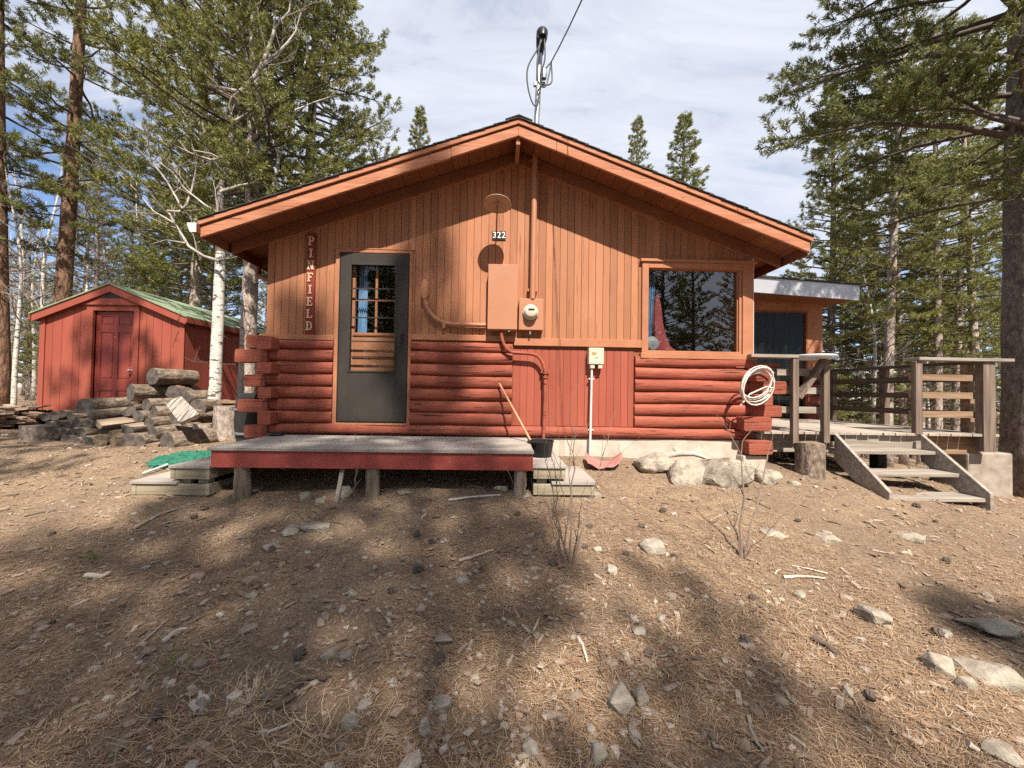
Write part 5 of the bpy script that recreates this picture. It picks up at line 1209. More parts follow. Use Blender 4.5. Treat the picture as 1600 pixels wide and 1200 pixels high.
#==PART4==
# ================================================================== TREES
def unit(v): return v / (np.linalg.norm(v, axis=-1, keepdims=True) + 1e-9)
def needles(P, A, m, L, W, spread, seed):
    """bunches of thin needle blades round points P along axes A"""
    g = np.random.default_rng(seed); n = len(P); P = np.repeat(np.asarray(P), m, 0); A = np.repeat(unit(np.asarray(A)), m, 0)
    d = unit(A * .75 + unit(g.normal(size=P.shape)) * spread); l = L * g.uniform(.65, 1.15, (len(P), 1))
    base = P + d * l * .06 + g.normal(size=P.shape) * L * .12; tip = base + d * l
    s = unit(np.cross(d, g.normal(size=P.shape))) * W * g.uniform(.7, 1.2, (len(P), 1))
    mid = base + d * l * .45
    V = np.stack([base, mid + s, tip, mid - s], 1).reshape(-1, 3)
    F = np.arange(len(V)).reshape(-1, 4); return V, F
def pine_parts(seed, H, zb, R, r0, nbr, prof, up0, up1, m=11, nl=.085, nw=.006, twn=7.0, dead=14, curv=.12, sway=.1, bark_m='bark_pine', leaf='needle', spread=.75, inner=.3, dead_z=1.0, azs=None, flare=1.25):
    rr = random.Random(seed); g = np.random.default_rng(seed)
    nt = 18; ts = np.linspace(0, 1, nt); ph = rr.uniform(0, 6)
    ax = np.stack([sway * (np.sin(ts * 3 + ph) - math.sin(ph)), sway * (np.cos(ts * 2.3 + ph) - math.cos(ph)), ts * H - .15], 1)
    rad = r0 * (1 - ts) ** .75 + .012; rad[0] *= flare; rad[1] *= 1 + (flare - 1) * .25
    tm = MB(); tm.tube([tuple(p) for p in ax], rad, 16, wob=.04)
    lm = MB(); TP = []; TA = []
    def axp(z): 
        t = min(1, max(0, (z + .15) / H)); return Vector((np.interp(t, ts, ax[:, 0]), np.interp(t, ts, ax[:, 1]), z)), np.interp(t, ts, rad)
    for i in range(nbr):
        t = (i + rr.random()) / nbr; z = zb + (H - zb) * t * .985
        L = R * prof(t) * rr.uniform(.6, 1.12) + .12
        az = (i * 2.39996 + rr.uniform(-.5, .5)) if azs is None else azs(i, rr)
        el = up0 + (up1 - up0) * t + rr.uniform(-.16, .16)
        p0, rt = axp(z); d0 = Vector((math.cos(az) * math.cos(el), math.sin(az) * math.cos(el), math.sin(el))); sd = d0.cross(Vector((0, 0, 1))).normalized(); wv = rr.uniform(-.14, .14)
        pts = []
        K = 7
        for j in range(K):
            s = j / (K - 1); pts.append(p0 + d0 * (L * s) + Vector((0, 0, 1)) * (L * curv * (s * s - .6 * s)) + sd * (L * wv * math.sin(s * PI) + rr.uniform(-.02, .02) * L))
        rb = min(.014 * L + .010, max(rt * .6, .010)); lm.tube(pts, np.linspace(rb, .004, K), 5, cap=False)
        n2 = int(3 + L * twn)
        for k in range(n2):
            s = inner + (1 - inner) * (k + rr.random()) / n2; q = s * (K - 1); j = min(K - 2, int(q)); p = pts[j].lerp(pts[j + 1], q - j); bd = (pts[j + 1] - pts[j]).normalized()
            side = 1 if k % 2 else -1; perp = bd.cross(Vector((0, 0, 1))).normalized()
            td = (bd * rr.uniform(.4, .9) + perp * side * rr.uniform(.3, 1.0) + Vector((0, 0, rr.uniform(-.15, .55)))).normalized()
            l2 = rr.uniform(.6, 1.2) * (L * .22 + .10) * (1.15 - s * .6); e = p + td * l2 + Vector((0, 0, .12 * l2)); mid = p.lerp(e, .5) + Vector((rr.uniform(-1, 1), rr.uniform(-1, 1), rr.uniform(-1, 0))) * l2 * .06
            lm.tube([p, mid, e], [.0055, .004, .0025], 3, cap=False)
            nf = max(2, int(l2 * 13))
            for f in range(nf):
                u = .35 + .65 * (f + rr.random() * .6) / nf; TP.append(p.lerp(mid, u * 2) if u < .5 else mid.lerp(e, u * 2 - 1)); TA.append(td + Vector((0, 0, .35)))
            TP.append(e); TA.append(td + Vector((0, 0, .4)))
            if rr.random() < .5 and l2 > .25:   # a side spray
                e2 = mid + (td + perp * side * .9 + Vector((0, 0, .2))).normalized() * l2 * .5; lm.tube([mid, e2], [.003, .002], 3, cap=False)
                for f in range(3): TP.append(mid.lerp(e2, .4 + .3 * f)); TA.append(e2 - mid)
        for f in range(3): TP.append(pts[-1]); TA.append(pts[-1] - pts[-2] + Vector((0, 0, .02)))
    for i in range(dead):
        z = dead_z + (zb - dead_z) * rr.random() ** .7 if zb > dead_z else zb; p0, rt = axp(z); az = rr.uniform(0, 2 * PI); L = rr.uniform(.25, .9) * min(1, R * .7)
        twigs(lm, p0, Vector((math.cos(az), math.sin(az), rr.uniform(-.3, .25))), L, .010, 1, rr, 4)
    topz = H
    for f in range(8): TP.append(Vector((ax[-1, 0], ax[-1, 1], topz - .1 * f))); TA.append(Vector((0, 0, 1)))
    tme = tm_mesh(tm, bark_m); lme = tm_mesh(lm, 'limb')
    V, F = needles(np.array([tuple(p) for p in TP]), np.array([tuple(p) for p in TA]), m, nl, nw, spread, seed)
    return tme, lme, np_mesh('crown', V, F, leaf)
def tm_mesh(mb, mat):
    me = bpy.data.meshes.new('part'); me.from_pydata(mb.v, [], mb.f); me.materials.append(M[mat]); me.polygons.foreach_set('use_smooth', [True] * len(me.polygons)); return me
def make_tree(name, parts, label, group=None, cat='tree'):
    r = proto(name, label, cat, group)
    for nm, me in zip(('trunk', 'limbs', 'crown'), parts):
        if me is not None:
            me.name = nm; o = bpy.data.objects.new(nm, me); COL.objects.link(o); o.parent = r
    return r
USED = set()
def put(t, x, y, s=1, rot=0, label=None, group=None, lean=(0, 0), sz=None, sink=0):
    o = t
    if t.name in USED: o = copy_tree(t)
    USED.add(t.name); o.location = (x, y, gz(x, y) - sink); o.rotation_euler = (lean[0], lean[1], rot); o.scale = (s, s, sz or s)
    if label: o['label'] = label
    if group: o['group'] = group
    elif 'group' in o.keys(): del o['group']
    return o
def full(t): return (1 - t) ** .55 * min(1, .45 + t * 4)
def cone(t): return (1 - t) ** .9 * min(1, .6 + t * 4)
def tall(t): return (1 - t) ** .5 * min(1, .35 + t * 2.5)
pA = make_tree('pine_tree', pine_parts(21, 15.5, 3.0, 2.25, .135, 190, full, -.05, .75, m=16, nw=.0075, bark_m='bark_pale', twn=7), 'tall dense pine with pale trunk rising behind the left eave')
pB = make_tree('pine_tree', pine_parts(22, 17, 3.9, 2.0, .155, 80, tall, -.25, .55, m=17, nw=.0075, bark_m='bark_red', twn=6.5, dead=26, nl=.10, leaf='needle_dark', spread=.9, dead_z=2.6), 'tall pine with reddish brown trunk standing behind the shed')
pC = make_tree('pine_tree', pine_parts(23, 12, 1.0, 2.05, .10, 150, cone, -.05, .8, m=15, nw=.008, bark_m='bark_pine', twn=6.5, dead=8, leaf='needle'), 'slender pointed pine rising past the right roof edge')
pF = make_tree('pine_tree', pine_parts(24, 13, 3.2, 1.75, .105, 95, tall, -.2, .6, m=15, nw=.008, bark_m='bark_pale', twn=6.5, dead=60, leaf='needle', dead_z=.8), 'straight forest pine with bare lower trunk behind the deck')
pG = make_tree('pine_tree', pine_parts(25, 10, 1.0, 1.8, .09, 105, cone, -.1, .6, m=13, nw=.007, bark_m='bark_pine', twn=5.5, dead=10, leaf='needle_grey', spread=.9), 'loose grey green pine among bare aspens beyond the shed')
def az_big(i, rr): return (PI + rr.uniform(-1.2, 1.15)) if i % 4 else rr.uniform(0, 2 * PI)
pD = make_tree('pine_tree', pine_parts(26, 16, 4.5, 3.35, 0.38, 100, lambda t: (1 - t) ** .45 * min(1, .75 + t * 3), -.02, .35, m=17, nw=.0075, bark_m='bark_big', twn=7, dead=16, curv=-.10, leaf='needle_dark', inner=.34, nl=.09, dead_z=3.4, azs=az_big, sway=.05), 'huge thick trunked pine at the right edge spreading long boughs over the deck')
def bx_(px, Y): return X_(px, 620, Y)
# left cluster behind the eave
put(pA, bx_(384, 7.4), 7.4, 1, .6, 'tall dense pine with a pale trunk just behind the white aspen')
put(pA, bx_(468, 9.2), 9.2, 1.0, 2.4, 'dense pine rising over the left roof slope, rightmost of the tall left group')
put(pA, bx_(303, 10.0), 10.0, 1.0, 4.0, 'dense pine between the shed roof and the white aspen, with sunlit outer boughs')
put(pB, bx_(88, 9.2), 9.2, 1, 1.1, 'tall pine with a reddish brown trunk standing right behind the shed')
put(pB, bx_(4, 8.6), 8.6, .92, 3.6, 'tall dark pine cut by the left edge of the picture', lean=(0, .02))
put(pG, bx_(152, 15.5), 15.5, 1.05, .4, 'loose grey green pine showing over the shed roof ridge')
put(pG, bx_(236, 17), 17, .82, 2.1, 'short bushy pine showing over the green slope of the shed roof')
put(pG, bx_(270, 13.5), 13.5, .8, 3.3, 'low dark pine between the shed roof and the tall left group')
put(pG, bx_(330, 13), 13, .95, 5.3, 'loose pine filling the gap behind the white aspen')
put(pG, bx_(45, 19), 19, .9, 1.4, 'distant pine left of the reddish brown trunk')
# tips over the roof
put(pC, bx_(640, 15), 15, 1.15, .3, 'pine tip showing over the left roof slope', sz=.985)
put(pC, bx_(990, 18), 18, 1.25, 1.3, 'narrower of the two pine tips over the right roof slope', sz=1.21)
put(pC, bx_(1073, 15), 15, 1.5, 2.2, 'wider of the two pine tips over the right roof slope', sz=1.065)
put(pC, bx_(1178, 22), 22, .95, 3.1, 'tiny pine tip just over the right end of the roof', sz=1.03)
put(pC, bx_(575, 19), 19, .9, 4.0, 'low pine top beside the dense left pines over the roof', sz=.88)
put(pC, bx_(1291, 12.5), 12.5, 1.25, 5.2, 'tall slender pine with a thin visible trunk right of the roof edge', sz=1.03)
# forest behind the deck
SP = [(1384, 8.8, .95, 'leaning pale trunked pine rising from behind the middle of the deck rail'), (1412, 11, .85, 'thin pine just right of the leaning pale trunked one'), (1463, 10.4, .95, 'thin pale pine behind the right deck panel, left one of two'), (1492, 12, 1.05, 'darker pine behind the right deck panel, right one of two'),
      (1350, 13, .62, 'dark pine showing just right of the wing roof'), (1525, 10.5, 1.0, 'pine just left of the huge right trunk'), (1438, 13.5, .85, 'slim pine behind the corner post of the stair opening')]
for i, (px, Y, s, lb) in enumerate(SP): put(pF, bx_(px, Y), Y, s, i * 1.7, lb, lean=(0, .05 if i == 0 else U(-.015, .015)))
rr_ = random.Random(17); gp = 'slim pines deep in the forest behind the deck'
for i in range(27):
    px = rr_.uniform(1240, 1900); Y = rr_.uniform(14, 32); put(pF, bx_(px, Y), Y, rr_.uniform(.6, .95), rr_.uniform(0, 6), 'slim pine deep in the shaded forest beyond the deck', gp)
for i in range(14):
    px = rr_.uniform(1300, 1750); Y = rr_.uniform(14, 30); put(pG, bx_(px, Y), Y, rr_.uniform(.25, .5), rr_.uniform(0, 6), 'small young pine under the tall forest beyond the deck', 'young pines under the forest beyond the deck')
put(pD, bx_(1625, 5.55), 5.55, 1, 0)
# left far wood
for i in range(26):
    px = rr_.uniform(-250, 330); Y = rr_.uniform(20, 40); put(pG, bx_(px, Y), Y, rr_.uniform(.7, 1.0), rr_.uniform(0, 6), 'distant grey green pine in the wood beyond the shed', 'distant pines beyond the shed')
for i in range(10):
    px = rr_.uniform(380, 1200); Y = rr_.uniform(26, 40); put(pC, bx_(px, Y), Y, 1, rr_.uniform(0, 6), 'distant pine hidden low behind the cabin', 'distant pines behind the cabin')
for px, Y, s, lb in ((255, 14.5, .8, 'full green pine between the shed roof and the white aspen'), (205, 18, .85, 'full green pine standing farther back over the shed roof'), (120, 17, .95, 'full green pine between the reddish brown trunk and the shed peak'), (300, 17, .95, 'full green pine low behind the tall left group'),
                      (1318, 15, .72, 'full low pine behind the left end of the deck rail'), (1362, 17, .85, 'full low pine behind the leaning pale trunk'), (1420, 18, .8, 'full low pine deep behind the deck stairs'), (1478, 16, .75, 'full low pine deep behind the right deck panel'), (1532, 19, .9, 'full low pine beside the huge right trunk')):
    put(pC, bx_(px, Y), Y, s, px, lb)
# ---- bare aspens
def aspen_parts(seed, H, r0, nb=16):
    rr = random.Random(seed); m = MB(); lm = MB(); ts = np.linspace(0, 1, 14); ph = rr.uniform(0, 6)
    ax = [Vector((.18 * math.sin(t * 4 + ph) * t + .1 * math.sin(t * 9) * t, .18 * math.cos(t * 3.3 + ph) * t, t * H - .1)) for t in ts]
    m.tube(ax, r0 * (1 - ts) ** .8 + .006, 10, wob=.05)
    for i in range(nb):
        t = .3 + .68 * (i + rr.random()) / nb; q = t * 13; j = min(12, int(q)); p = ax[j].lerp(ax[j + 1], q - j); az = i * 2.4 + rr.uniform(-.5, .5)
        twigs(lm, p, Vector((math.cos(az), math.sin(az), rr.uniform(.3, 1.1))), H * rr.uniform(.12, .24) * (1.25 - t), r0 * .28, 2, rr, 5)
    return tm_mesh(m, 'aspen'), tm_mesh(lm, 'aspen_twig'), None
aS = [make_tree('aspen_tree', aspen_parts(40 + i, 7.5 + i * .8, .055 + .008 * i), 'bare pale aspen in the thicket left of the shed', 'bare aspens left of and behind the shed') for i in range(3)]
for i in range(46):
    px = rr_.uniform(-160, 120) if i < 30 else rr_.uniform(120, 400); Y = rr_.uniform(10.8, 26); put(aS[i % 3], bx_(px, Y), Y, rr_.uniform(.7, 1.15), rr_.uniform(0, 6), 'bare pale aspen in the thicket beyond the shed', 'bare aspens beyond the shed')
for px, Y, s, lb in ((22, 8.6, .8, 'nearest bare aspen at the left edge, beside the bark slab heap'), (1365, 9.5, .8, 'bare white aspen stem in front of the forest behind the deck'), (1450, 14, .9, 'bare aspen deep behind the right deck panel')): put(aS[0], bx_(px, Y), Y, s, px, lb, lean=(0, .03))
# the white aspen by the eave, with its crooked boughs
ta = thing('aspen_tree', (bx_(344, 6.25), 6.25, gz(bx_(344, 6.25), 6.25)), 'crooked white barked aspen with bare boughs standing beside the left eave', 'tree')
YA = 6.25; ra = random.Random(77)
def PA(l, y=YA): return [at(px, py, y + (i * .04)) for i, (px, py) in enumerate(l)]
tr_ = PA([(334, 690), (334, 640), (337, 600), (338, 560), (341, 500), (343, 440), (345, 395), (342, 350), (343, 325), (347, 287), (359, 230), (366, 180), (376, 143)])
tr_ = [p if i == 0 else p for i, p in enumerate(tr_)]
m_ = MB(); m_.tube(tr_[:7], [.105, .095, .088, .085, .080, .076, .070], 16, wob=.05); m_.build('trunk', 'aspen', ta, smooth=True)
m_ = MB(); m_.tube(tr_[6:], [.0695, .062, .058, .052, .047, .043, .036], 14, wob=.08); m_.build('upper_trunk', 'aspen_shaded', ta, smooth=True)
bm_ = MB(); tw_ = MB()
BO = [([(376, 143), (400, 117), (412, 95), (425, 60), (430, 42), (452, 18), (458, -30)], .036, .012), ([(405, 108), (415, 98), (433, 84), (450, 66), (463, 48), (470, 20)], .028, .01), ([(374, 144), (363, 152), (358, 165), (362, 180)], .022, .012), ([(372, 143), (345, 137), (320, 133), (296, 130), (285, 135)], .028, .008),
      ([(345, 335), (320, 320), (290, 296), (270, 270), (245, 250), (215, 235)], .018, .005), ([(343, 408), (318, 400), (295, 385), (275, 352), (262, 330)], .024, .016), ([(262, 330), (280, 331), (292, 320), (300, 295), (306, 268), (307, 250), (300, 225), (298, 195), (300, 160)], .022, .006), ([(275, 350), (240, 330), (215, 300), (190, 275), (160, 262)], .013, .004), ([(290, 380), (260, 375), (235, 382)], .016, .005), ([(302, 235), (330, 240), (360, 255)], .012, .005), ([(285, 326), (262, 285), (240, 255), (225, 225)], .014, .005), ([(345, 300), (375, 290), (400, 285)], .03, .012), ([(356, 245), (330, 250), (300, 240), (270, 225)], .02, .006), ([(366, 190), (390, 175), (402, 160)], .022, .008)]
for l, r0_, r1_ in BO:
    pts = PA(l); bm_.tube(pts, np.linspace(r0_, r1_, len(pts)), 9, wob=.06)
    for p, q in zip(pts, pts[1:]):
        for _ in range(1): twigs(tw_, p.lerp(q, ra.random()), (q - p).normalized() * .5 + Vector((ra.uniform(-1, 1), ra.uniform(-1, 1), ra.uniform(-.2, .9))), ra.uniform(.3, .8), .009, 1, ra, 5)
bm_.build('bough', 'aspen_bough', ta, smooth=True); tw_.build('twigs', 'aspen_twig', ta, smooth=True, fix=False)
# second aspen, leaning out from behind the roof, and a low curved one by the shed
def aspen_bow(label, base, lines, seed, yy):
    t = thing('aspen_tree', base, label, 'tree'); b1 = MB(); b2 = MB(); rr = random.Random(seed)
    for l, r0_, r1_ in lines:
        pts = [p if isinstance(p, Vector) else at(p[0], p[1], yy + .05 * i) for i, p in enumerate(l)]; b1.tube(pts, np.linspace(r0_, r1_, len(pts)), 9, wob=.06)
        for p, q in list(zip(pts, pts[1:]))[1:]:
            for _ in range(2): twigs(b2, p.lerp(q, rr.random()), (q - p).normalized() * .6 + Vector((rr.uniform(-1, 1), rr.uniform(-1, 1), rr.uniform(-.2, .9))), rr.uniform(.3, .9), .009, 1, rr, 5)
    b1.build('trunk', 'aspen', t, smooth=True); b2.build('twigs', 'aspen_twig', t, smooth=True, fix=False)
y2 = 7.0; bb = Vector((bx_(428, y2), y2, gz(bx_(428, y2), y2)))
aspen_bow('bare white aspen forking up from behind the left roof slope', bb, [([bb, (428, 560), (428, 450), (422, 400), (410, 345), (420, 304), (430, 285), (434, 255), (436, 240), (447, 213), (458, 183), (466, 155), (472, 120), (480, 83), (478, 40)], .052, .012), ([(436, 240), (428, 222), (418, 203), (412, 180), (413, 150)], .035, .012), ([(440, 283), (460, 285), (480, 290), (500, 292)], .02, .008), ([(462, 172), (490, 160), (520, 150)], .014, .006)], 5, y2)
# pines behind the photographer: they stand there and throw the shade across the yard
BK = [(pA, 2.5, -10.5, (1.1, 1.6)), (pA, .7, -11.2, (1.12, 1.6)), (pA, -1.7, -10.5, (1.0, 1.25)), (pA, 5.4, -9.5, (1.0, 1.1)), (pB, -4.8, -3.6, 1.1), (pC, 6.6, -6, .95), (pC, 8.7, -8, 1), (pC, 10.5, -6.5, .9), (pC, 7.5, -11, 1.1), (pC, 12, -10, 1), (pC, 4.8, -9.5, .8), (pC, -4.6, -9.5, .8), (pC, -6.2, -11, .9), (pC, -3.2, -12, 1), (pA, .5, -15, 1), (pA, 5.5, -15, 1), (pA, -7, -15, 1)]
for i, (t, x, y, s) in enumerate(BK):
    s, z_ = s if isinstance(s, tuple) else (s, s)
    put(t, x, y, s, i * 1.9, 'tall pine behind the photographer shading the yard', 'pines behind the photographer', sz=z_)
#==PART5==
# ================================================================== GROUND
def axis_(lo, hi, st, far, gr=1.16):
    a = list(np.arange(lo, hi + st / 2, st)); s = st; x = a[-1]
    while x < far: s *= gr; x += s; a.append(x)
    s = st; x = a[0]
    while x > -far: s *= gr; x -= s; a.insert(0, x)
    return np.array(a)
gx_, gy_ = axis_(-6.5, 6.8, .032, 500), axis_(.7, 5.6, .026, 500)
XX, YY = np.meshgrid(gx_, gy_); ZZ = gnd(XX, YY)
near = (np.abs(XX) < 9) & (YY < 8) & (YY > 0)
ZZ = ZZ + np.where(near, .007 * vnoise(XX * 28, YY * 28, 6), 0)
nx, ny = len(gx_), len(gy_); idx = np.arange(nx * ny).reshape(ny, nx)
F = np.stack([idx[:-1, :-1], idx[:-1, 1:], idx[1:, 1:], idx[1:, :-1]], -1).reshape(-1, 4)
go = bpy.data.objects.new('ground', np_mesh('ground', np.stack([XX, YY, ZZ], -1), F, 'ground', True)); COL.objects.link(go); go['kind'] = 'structure'; go['label'] = 'dry rocky forest ground strewn with pine needles'
def scatter(n, ymax=9, ymin=.7, g=RNG):
    y = ymin * np.exp(g.uniform(0, math.log(ymax / ymin), n)); x = g.uniform(-1, 1, n) * (1.5 * y + 1.2)
    k = ~((y > YF - .05) & (x > XL) & (x < XR)) & ~((x > xs0) & (x < xs1) & (y > YS - .05)); return x[k], y[k]
# pebbles
bm = bmesh.new(); bmesh.ops.create_icosphere(bm, subdivisions=1, radius=1); bm.verts.ensure_lookup_table(); IV = np.array([v.co[:] for v in bm.verts]); IF = np.array([[v.index for v in f.verts] for f in bm.faces]); bm.free()
x, y = scatter(15000); dens = vnoise(x * .8, y * .8, 9) + .5; keep = RNG.random(len(x)) < np.clip(dens * 1.5 - .2, .07, .85); x, y = x[keep], y[keep]; n = len(x)
s = .004 + .011 * RNG.exponential(.5, n) + .0015 * y; s = np.minimum(s, .042)
V = IV[None] * (1 + RNG.uniform(-.26, .26, (n, len(IV), 1))); V = V * (s[:, None] * np.stack([RNG.uniform(.8, 1.4, n), RNG.uniform(.6, 1.1, n), RNG.uniform(.35, .75, n)], 1).T.T.reshape(n, 3))[:, None, :]
a = RNG.uniform(0, 2 * PI, n); ca, sa = np.cos(a)[:, None], np.sin(a)[:, None]
V = np.stack([V[..., 0] * ca - V[..., 1] * sa, V[..., 0] * sa + V[..., 1] * ca, V[..., 2]], -1) + np.stack([x, y, gnd(x, y) + s * .12], 1)[:, None, :]
F = (IF[None] + (np.arange(n) * len(IV))[:, None, None]).reshape(-1, 3)
po_ = bpy.data.objects.new('gravel', np_mesh('gravel', V, F, 'pebble')); COL.objects.link(po_); tag(po_, 'pale angular pebbles and gravel strewn over the ground', 'gravel', kind='stuff')
# fallen needles
def blades(x, y, z, az, el, L, W):
    d = np.stack([np.cos(az) * np.cos(el), np.sin(az) * np.cos(el), np.sin(el)], 1); sd = np.stack([-np.sin(az), np.cos(az), np.zeros_like(az)], 1)
    b_ = np.stack([x, y, z], 1); t_ = b_ + d * L[:, None]; w = sd * W[:, None]
    bow = np.stack([-np.sin(az), np.cos(az), np.full_like(az, .35)], 1) * (L * RNG.uniform(-.10, .10, len(L)))[:, None]; mid = b_ + d * L[:, None] * .5 + bow
    V = np.stack([b_ - w, b_ + w, mid + w, mid - w, t_ + w * .5, t_ - w * .5], 1).reshape(-1, 3); o = np.arange(len(x))[:, None] * 6
    F = np.concatenate([o + np.array([[0, 1, 2, 3]]), o + np.array([[3, 2, 4, 5]])]); return V, F
x, y = scatter(210000); dn = vnoise(x * 1.1 + 5, y * 1.1, 12) + vnoise(x * 3, y * 3, 13) * .6 + .5; keep = RNG.random(len(x)) < np.clip(dn * 1.4, .15, 1); x, y = x[keep], y[keep]; n = len(x)
V, F = blades(x, y, gnd(x, y) + RNG.uniform(.002, .014, n), RNG.uniform(0, 2 * PI, n), RNG.normal(0, .12, n), RNG.uniform(.025, .065, n), RNG.uniform(.0005, .001, n) + .00022 * y)
o = bpy.data.objects.new('needle_litter', np_mesh('needle_litter', V, F, 'litter')); COL.objects.link(o); tag(o, 'brown fallen pine needles littering the ground', 'needles', kind='stuff')
# bark and wood chips
cb = MB(); x, y = scatter(2600)
IVb = np.array([(-1, -1, -1), (1, -.8, -1), (.9, 1, -1), (-1, .9, -1), (-.9, -1, 1), (1, -1, 1), (1, .8, 1), (-.8, 1, 1)], float); IFb = np.array([(0, 3, 2, 1), (4, 5, 6, 7), (0, 1, 5, 4), (1, 2, 6, 5), (2, 3, 7, 6), (3, 0, 4, 7)])
n = len(x); L = RNG.uniform(.008, .035, n) + .002 * y; V = IVb[None] * np.stack([L, L * RNG.uniform(.15, .45, n), L * .1], 1)[:, None, :]; a = RNG.uniform(0, 2 * PI, n); ca, sa = np.cos(a)[:, None], np.sin(a)[:, None]; tl = RNG.normal(0, .2, n)[:, None]
V = np.stack([V[..., 0] * ca - V[..., 1] * sa, V[..., 0] * sa + V[..., 1] * ca, V[..., 2] + V[..., 0] * tl], -1) + np.stack([x, y, gnd(x, y) + .006], 1)[:, None, :]
o = bpy.data.objects.new('bark_chips', np_mesh('bark_chips', V, (IFb[None] + (np.arange(n) * 8)[:, None, None]).reshape(-1, 4), 'chip')); COL.objects.link(o); tag(o, 'dark bark flakes and wood chips scattered on the ground', 'bark chips', kind='stuff')
# dry grass
gxs, gys, gss = [], [], []
for (px, py, s) in ((350, 1115, 1), (385, 1095, .9), (375, 1130, .9), (505, 1165, 1.1), (430, 1195, 1), (530, 1195, 1.1), (345, 1030, .7), (250, 1180, .9), (1080, 960, .7), (1230, 960, .6), (1190, 930, .5), (1290, 1010, .6), (1350, 960, .5), (520, 1045, .6), (1130, 985, .6), (1060, 1000, .5), ):
    p = gpt(px, py); gxs.append(p.x); gys.append(p.y); gss.append(s)
x, y = scatter(10, 7); gxs += list(x); gys += list(y); gss += list(RNG.uniform(.3, .6, len(x)))
bx, by, baz, bel, bl = [], [], [], [], []
for x, y, s in zip(gxs, gys, gss):
    k = int(80 * s); r = np.sqrt(RNG.random(k)) * .15 * s; a = RNG.uniform(0, 2 * PI, k); bx += list(x + r * np.cos(a)); by += list(y + r * np.sin(a)); baz += list(a + RNG.normal(0, .9, k)); bel += list(np.clip(RNG.normal(.16, .26, k), -.08, .9)); bl += list(RNG.uniform(.04, .12, k) * (.6 + .5 * s))
bx, by, baz, bel, bl = map(np.array, (bx, by, baz, bel, bl))
V, F = blades(bx, by, gnd(bx, by), baz, bel, bl, np.full(len(bx), .0013))
o = bpy.data.objects.new('dry_grass', np_mesh('dry_grass', V, F, 'drygrass')); COL.objects.link(o); tag(o, 'straw coloured tufts of dry grass in the foreground', 'dry grass', kind='stuff')
bx, by = [], []
for px, py in ((365, 783), (372, 786), (142, 875), (138, 872), (270, 1045), (846, 720)):
    p = gpt(px, py); k = 16; bx += list(p.x + RNG.normal(0, .03, k)); by += list(p.y + RNG.normal(0, .03, k))
bx, by = np.array(bx), np.array(by); k = len(bx); V, F = blades(bx, by, gnd(bx, by), RNG.uniform(0, 6.3, k), RNG.uniform(.3, 1.3, k), RNG.uniform(.03, .08, k), np.full(k, .0015))
o = bpy.data.objects.new('green_grass', np_mesh('green_grass', V, F, 'greengrass')); COL.objects.link(o); tag(o, 'few small sprigs of fresh green grass in front of the porch', 'grass', kind='stuff')
# brush under the forest
bxm = MB(); rr_ = random.Random(31)
for i in range(260):
    if i < 150: x, y = rr_.uniform(6, 20), rr_.uniform(7.6, 20)
    else: x, y = rr_.uniform(-22, -8), rr_.uniform(8, 18)
    for _ in range(3): twigs(bxm, Vector((x, y, gz(x, y) - .02)), Vector((rr_.uniform(-.7, .7), rr_.uniform(-.7, .7), 1)), rr_.uniform(.4, 1.3), .007, 1, rr_, 4)
o = bxm.build('undergrowth', 'twig', None, True, fix=False); tag(o, 'leafless twiggy brush on the forest floor', 'brush', kind='stuff')
# fallen cones
cm = MB(); cm.lathe([(.002, -.005), (.012, .0), (.019, .012), (.02, .02), (.016, .034), (.009, .046), (.002, .052)], (0, 0, 0), 12)
for i in range(len(cm.v)):
    x, y, z = cm.v[i]; k = 1 + (.25 if (i + i // 12) % 2 else -.12); cm.v[i] = (x * k, y * k, z)
cone0 = cm.build('pine_cone', 'limb', None); tag(cone0, 'small dark pine cone lying on the needle litter', 'pine cone', 'pine cones on the ground')
for i in range(34):
    o = cone0 if i == 0 else cone0.copy()
    if i: COL.objects.link(o)
    y = 1.5 * math.exp(U(0, 1.1)); x = U(-1.25, 1.25) * y; o.location = (x, y, gz(x, y) + .012); o.rotation_euler = (U(1.2, 1.9), U(-.3, .3), U(0, 6)); s = U(.8, 1.3); o.scale = (s, s, s)
# ================================================================== LIGHT
sd = Vector((-.10, .46, -.624)).normalized(); EL_ = math.asin(-sd.z); 
sl = bpy.data.lights.new('sun', 'SUN'); sl.energy = 5.0; sl.angle = R_(.53); sl.color = (1, .93, .83); so_ = bpy.data.objects.new('sun', sl); COL.objects.link(so_); so_.rotation_mode = 'QUATERNION'; so_.rotation_quaternion = sd.to_track_quat('-Z', 'Y'); so_.location = (3, -10, 20)
w = bpy.data.worlds.new('World'); sc.world = w; w.use_nodes = True; nt = w.node_tree; bg = nt.nodes['Background']
sky = nt.nodes.new('ShaderNodeTexSky'); sky.sky_type = 'NISHITA'; sky.sun_disc = False; sky.sun_elevation = EL_; sky.sun_rotation = math.atan2(-sd.x, -sd.y); sky.altitude = 2600; sky.air_density = 1.0; sky.dust_density = .3; sky.ozone_density = 1.5
tc = nt.nodes.new('ShaderNodeTexCoord'); sp = nt.nodes.new('ShaderNodeSeparateXYZ'); nt.links.new(tc.outputs['Generated'], sp.inputs[0])
def math_(op, a, b=None, c=None):
    n = nt.nodes.new('ShaderNodeMath'); n.operation = op
    for i, v in enumerate((a, b, c)):
        if v is None: continue
        if isinstance(v, (int, float)): n.inputs[i].default_value = v
        else: nt.links.new(v, n.inputs[i])
    return n.outputs[0]
zz = math_('ADD', math_('MAXIMUM', sp.outputs[2], 0.0), .22)
u_ = math_('DIVIDE', sp.outputs[0], zz); v_ = math_('DIVIDE', sp.outputs[1], zz)
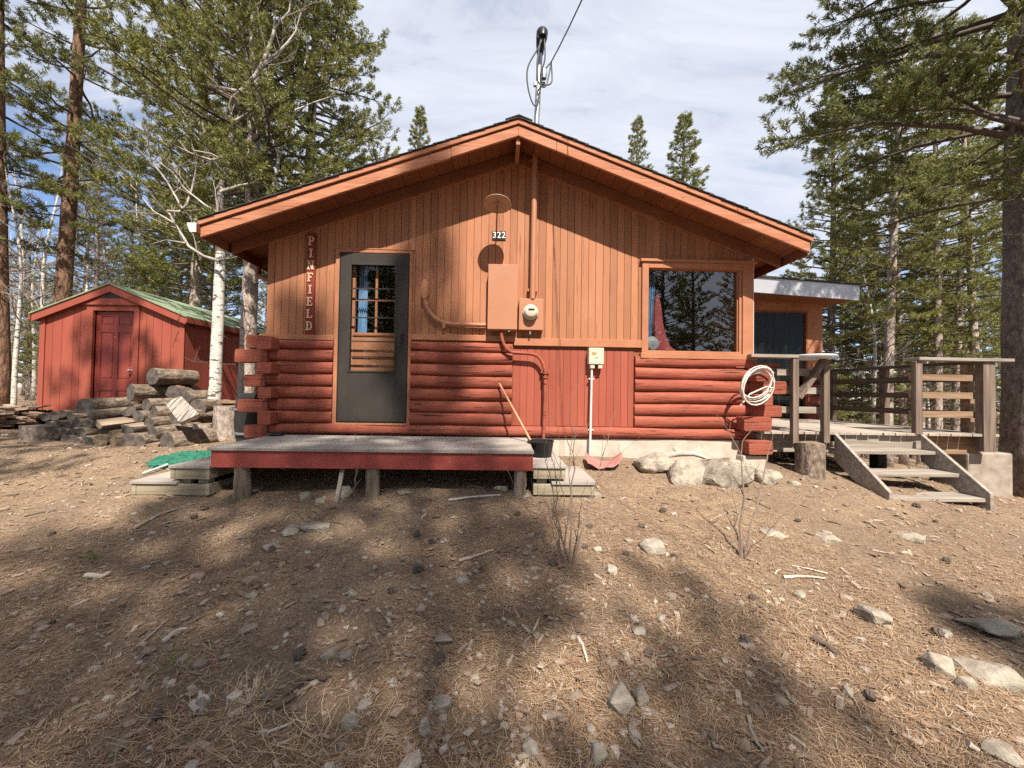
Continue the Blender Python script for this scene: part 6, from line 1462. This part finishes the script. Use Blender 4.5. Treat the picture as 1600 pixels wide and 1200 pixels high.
cb_ = nt.nodes.new('ShaderNodeCombineXYZ'); nt.links.new(u_, cb_.inputs[0]); nt.links.new(v_, cb_.inputs[1])
mp = nt.nodes.new('ShaderNodeMapping'); mp.inputs['Rotation'].default_value = (0, 0, .6); mp.inputs['Scale'].default_value = (1.5, 5.2, 1); nt.links.new(cb_.outputs[0], mp.inputs[0])
n1 = noise(nt, mp.outputs[0], 1.7, 10, .62, .5)
mp2 = nt.nodes.new('ShaderNodeMapping'); mp2.inputs['Scale'].default_value = (.8, .8, 1); nt.links.new(cb_.outputs[0], mp2.inputs[0]); n2 = noise(nt, mp2.outputs[0], 1, 4, .5)
# clear patch low in the west (left), elsewhere a broken high cloud sheet
cl = lambda v: math_('MINIMUM', math_('MAXIMUM', v, 0.0), 1.0)
clr = math_('MULTIPLY', cl(math_('MULTIPLY_ADD', sp.outputs[0], -4.0, -1.75)), cl(math_('MULTIPLY_ADD', sp.outputs[2], -3.2, 2.0)))
clr2 = math_('MULTIPLY', cl(math_('MULTIPLY_ADD', sp.outputs[0], 4.0, -1.9)), cl(math_('MULTIPLY_ADD', sp.outputs[2], -4.0, 1.3)))
clr = math_('MULTIPLY', math_('ADD', clr, clr2), .62)
cov = math_('SUBTRACT', math_('ADD', n1, math_('MULTIPLY', n2, .5)), clr)
cf = ramp(nt, [(.22, (.0,) * 3), (.46, (.42,) * 3), (.66, (.82,) * 3), (.88, (1,) * 3)], cov)
bgc = nt.nodes.new('ShaderNodeBackground'); bgc.inputs[0].default_value = (.85, .895, 1.0, 1); bgc.inputs[1].default_value = .50
nt.links.new(sky.outputs[0], bg.inputs[0]); bg.inputs[1].default_value = .105
ms = nt.nodes.new('ShaderNodeMixShader'); nt.links.new(cf, ms.inputs[0]); nt.links.new(bg.outputs[0], ms.inputs[1]); nt.links.new(bgc.outputs[0], ms.inputs[2]); nt.links.new(ms.outputs[0], nt.nodes['World Output'].inputs[0])
sc.view_settings.view_transform = 'Standard'; sc.view_settings.look = 'None'; sc.view_settings.exposure = 1.0; sc.view_settings.gamma = 1
sc.render.resolution_x, sc.render.resolution_y = 1024, 768
cy = sc.cycles; cy.max_bounces = 6; cy.diffuse_bounces = 3; cy.glossy_bounces = 3; cy.transmission_bounces = 4; cy.transparent_max_bounces = 8; cy.caustics_reflective = False; cy.caustics_refractive = False
cy.use_denoising = False
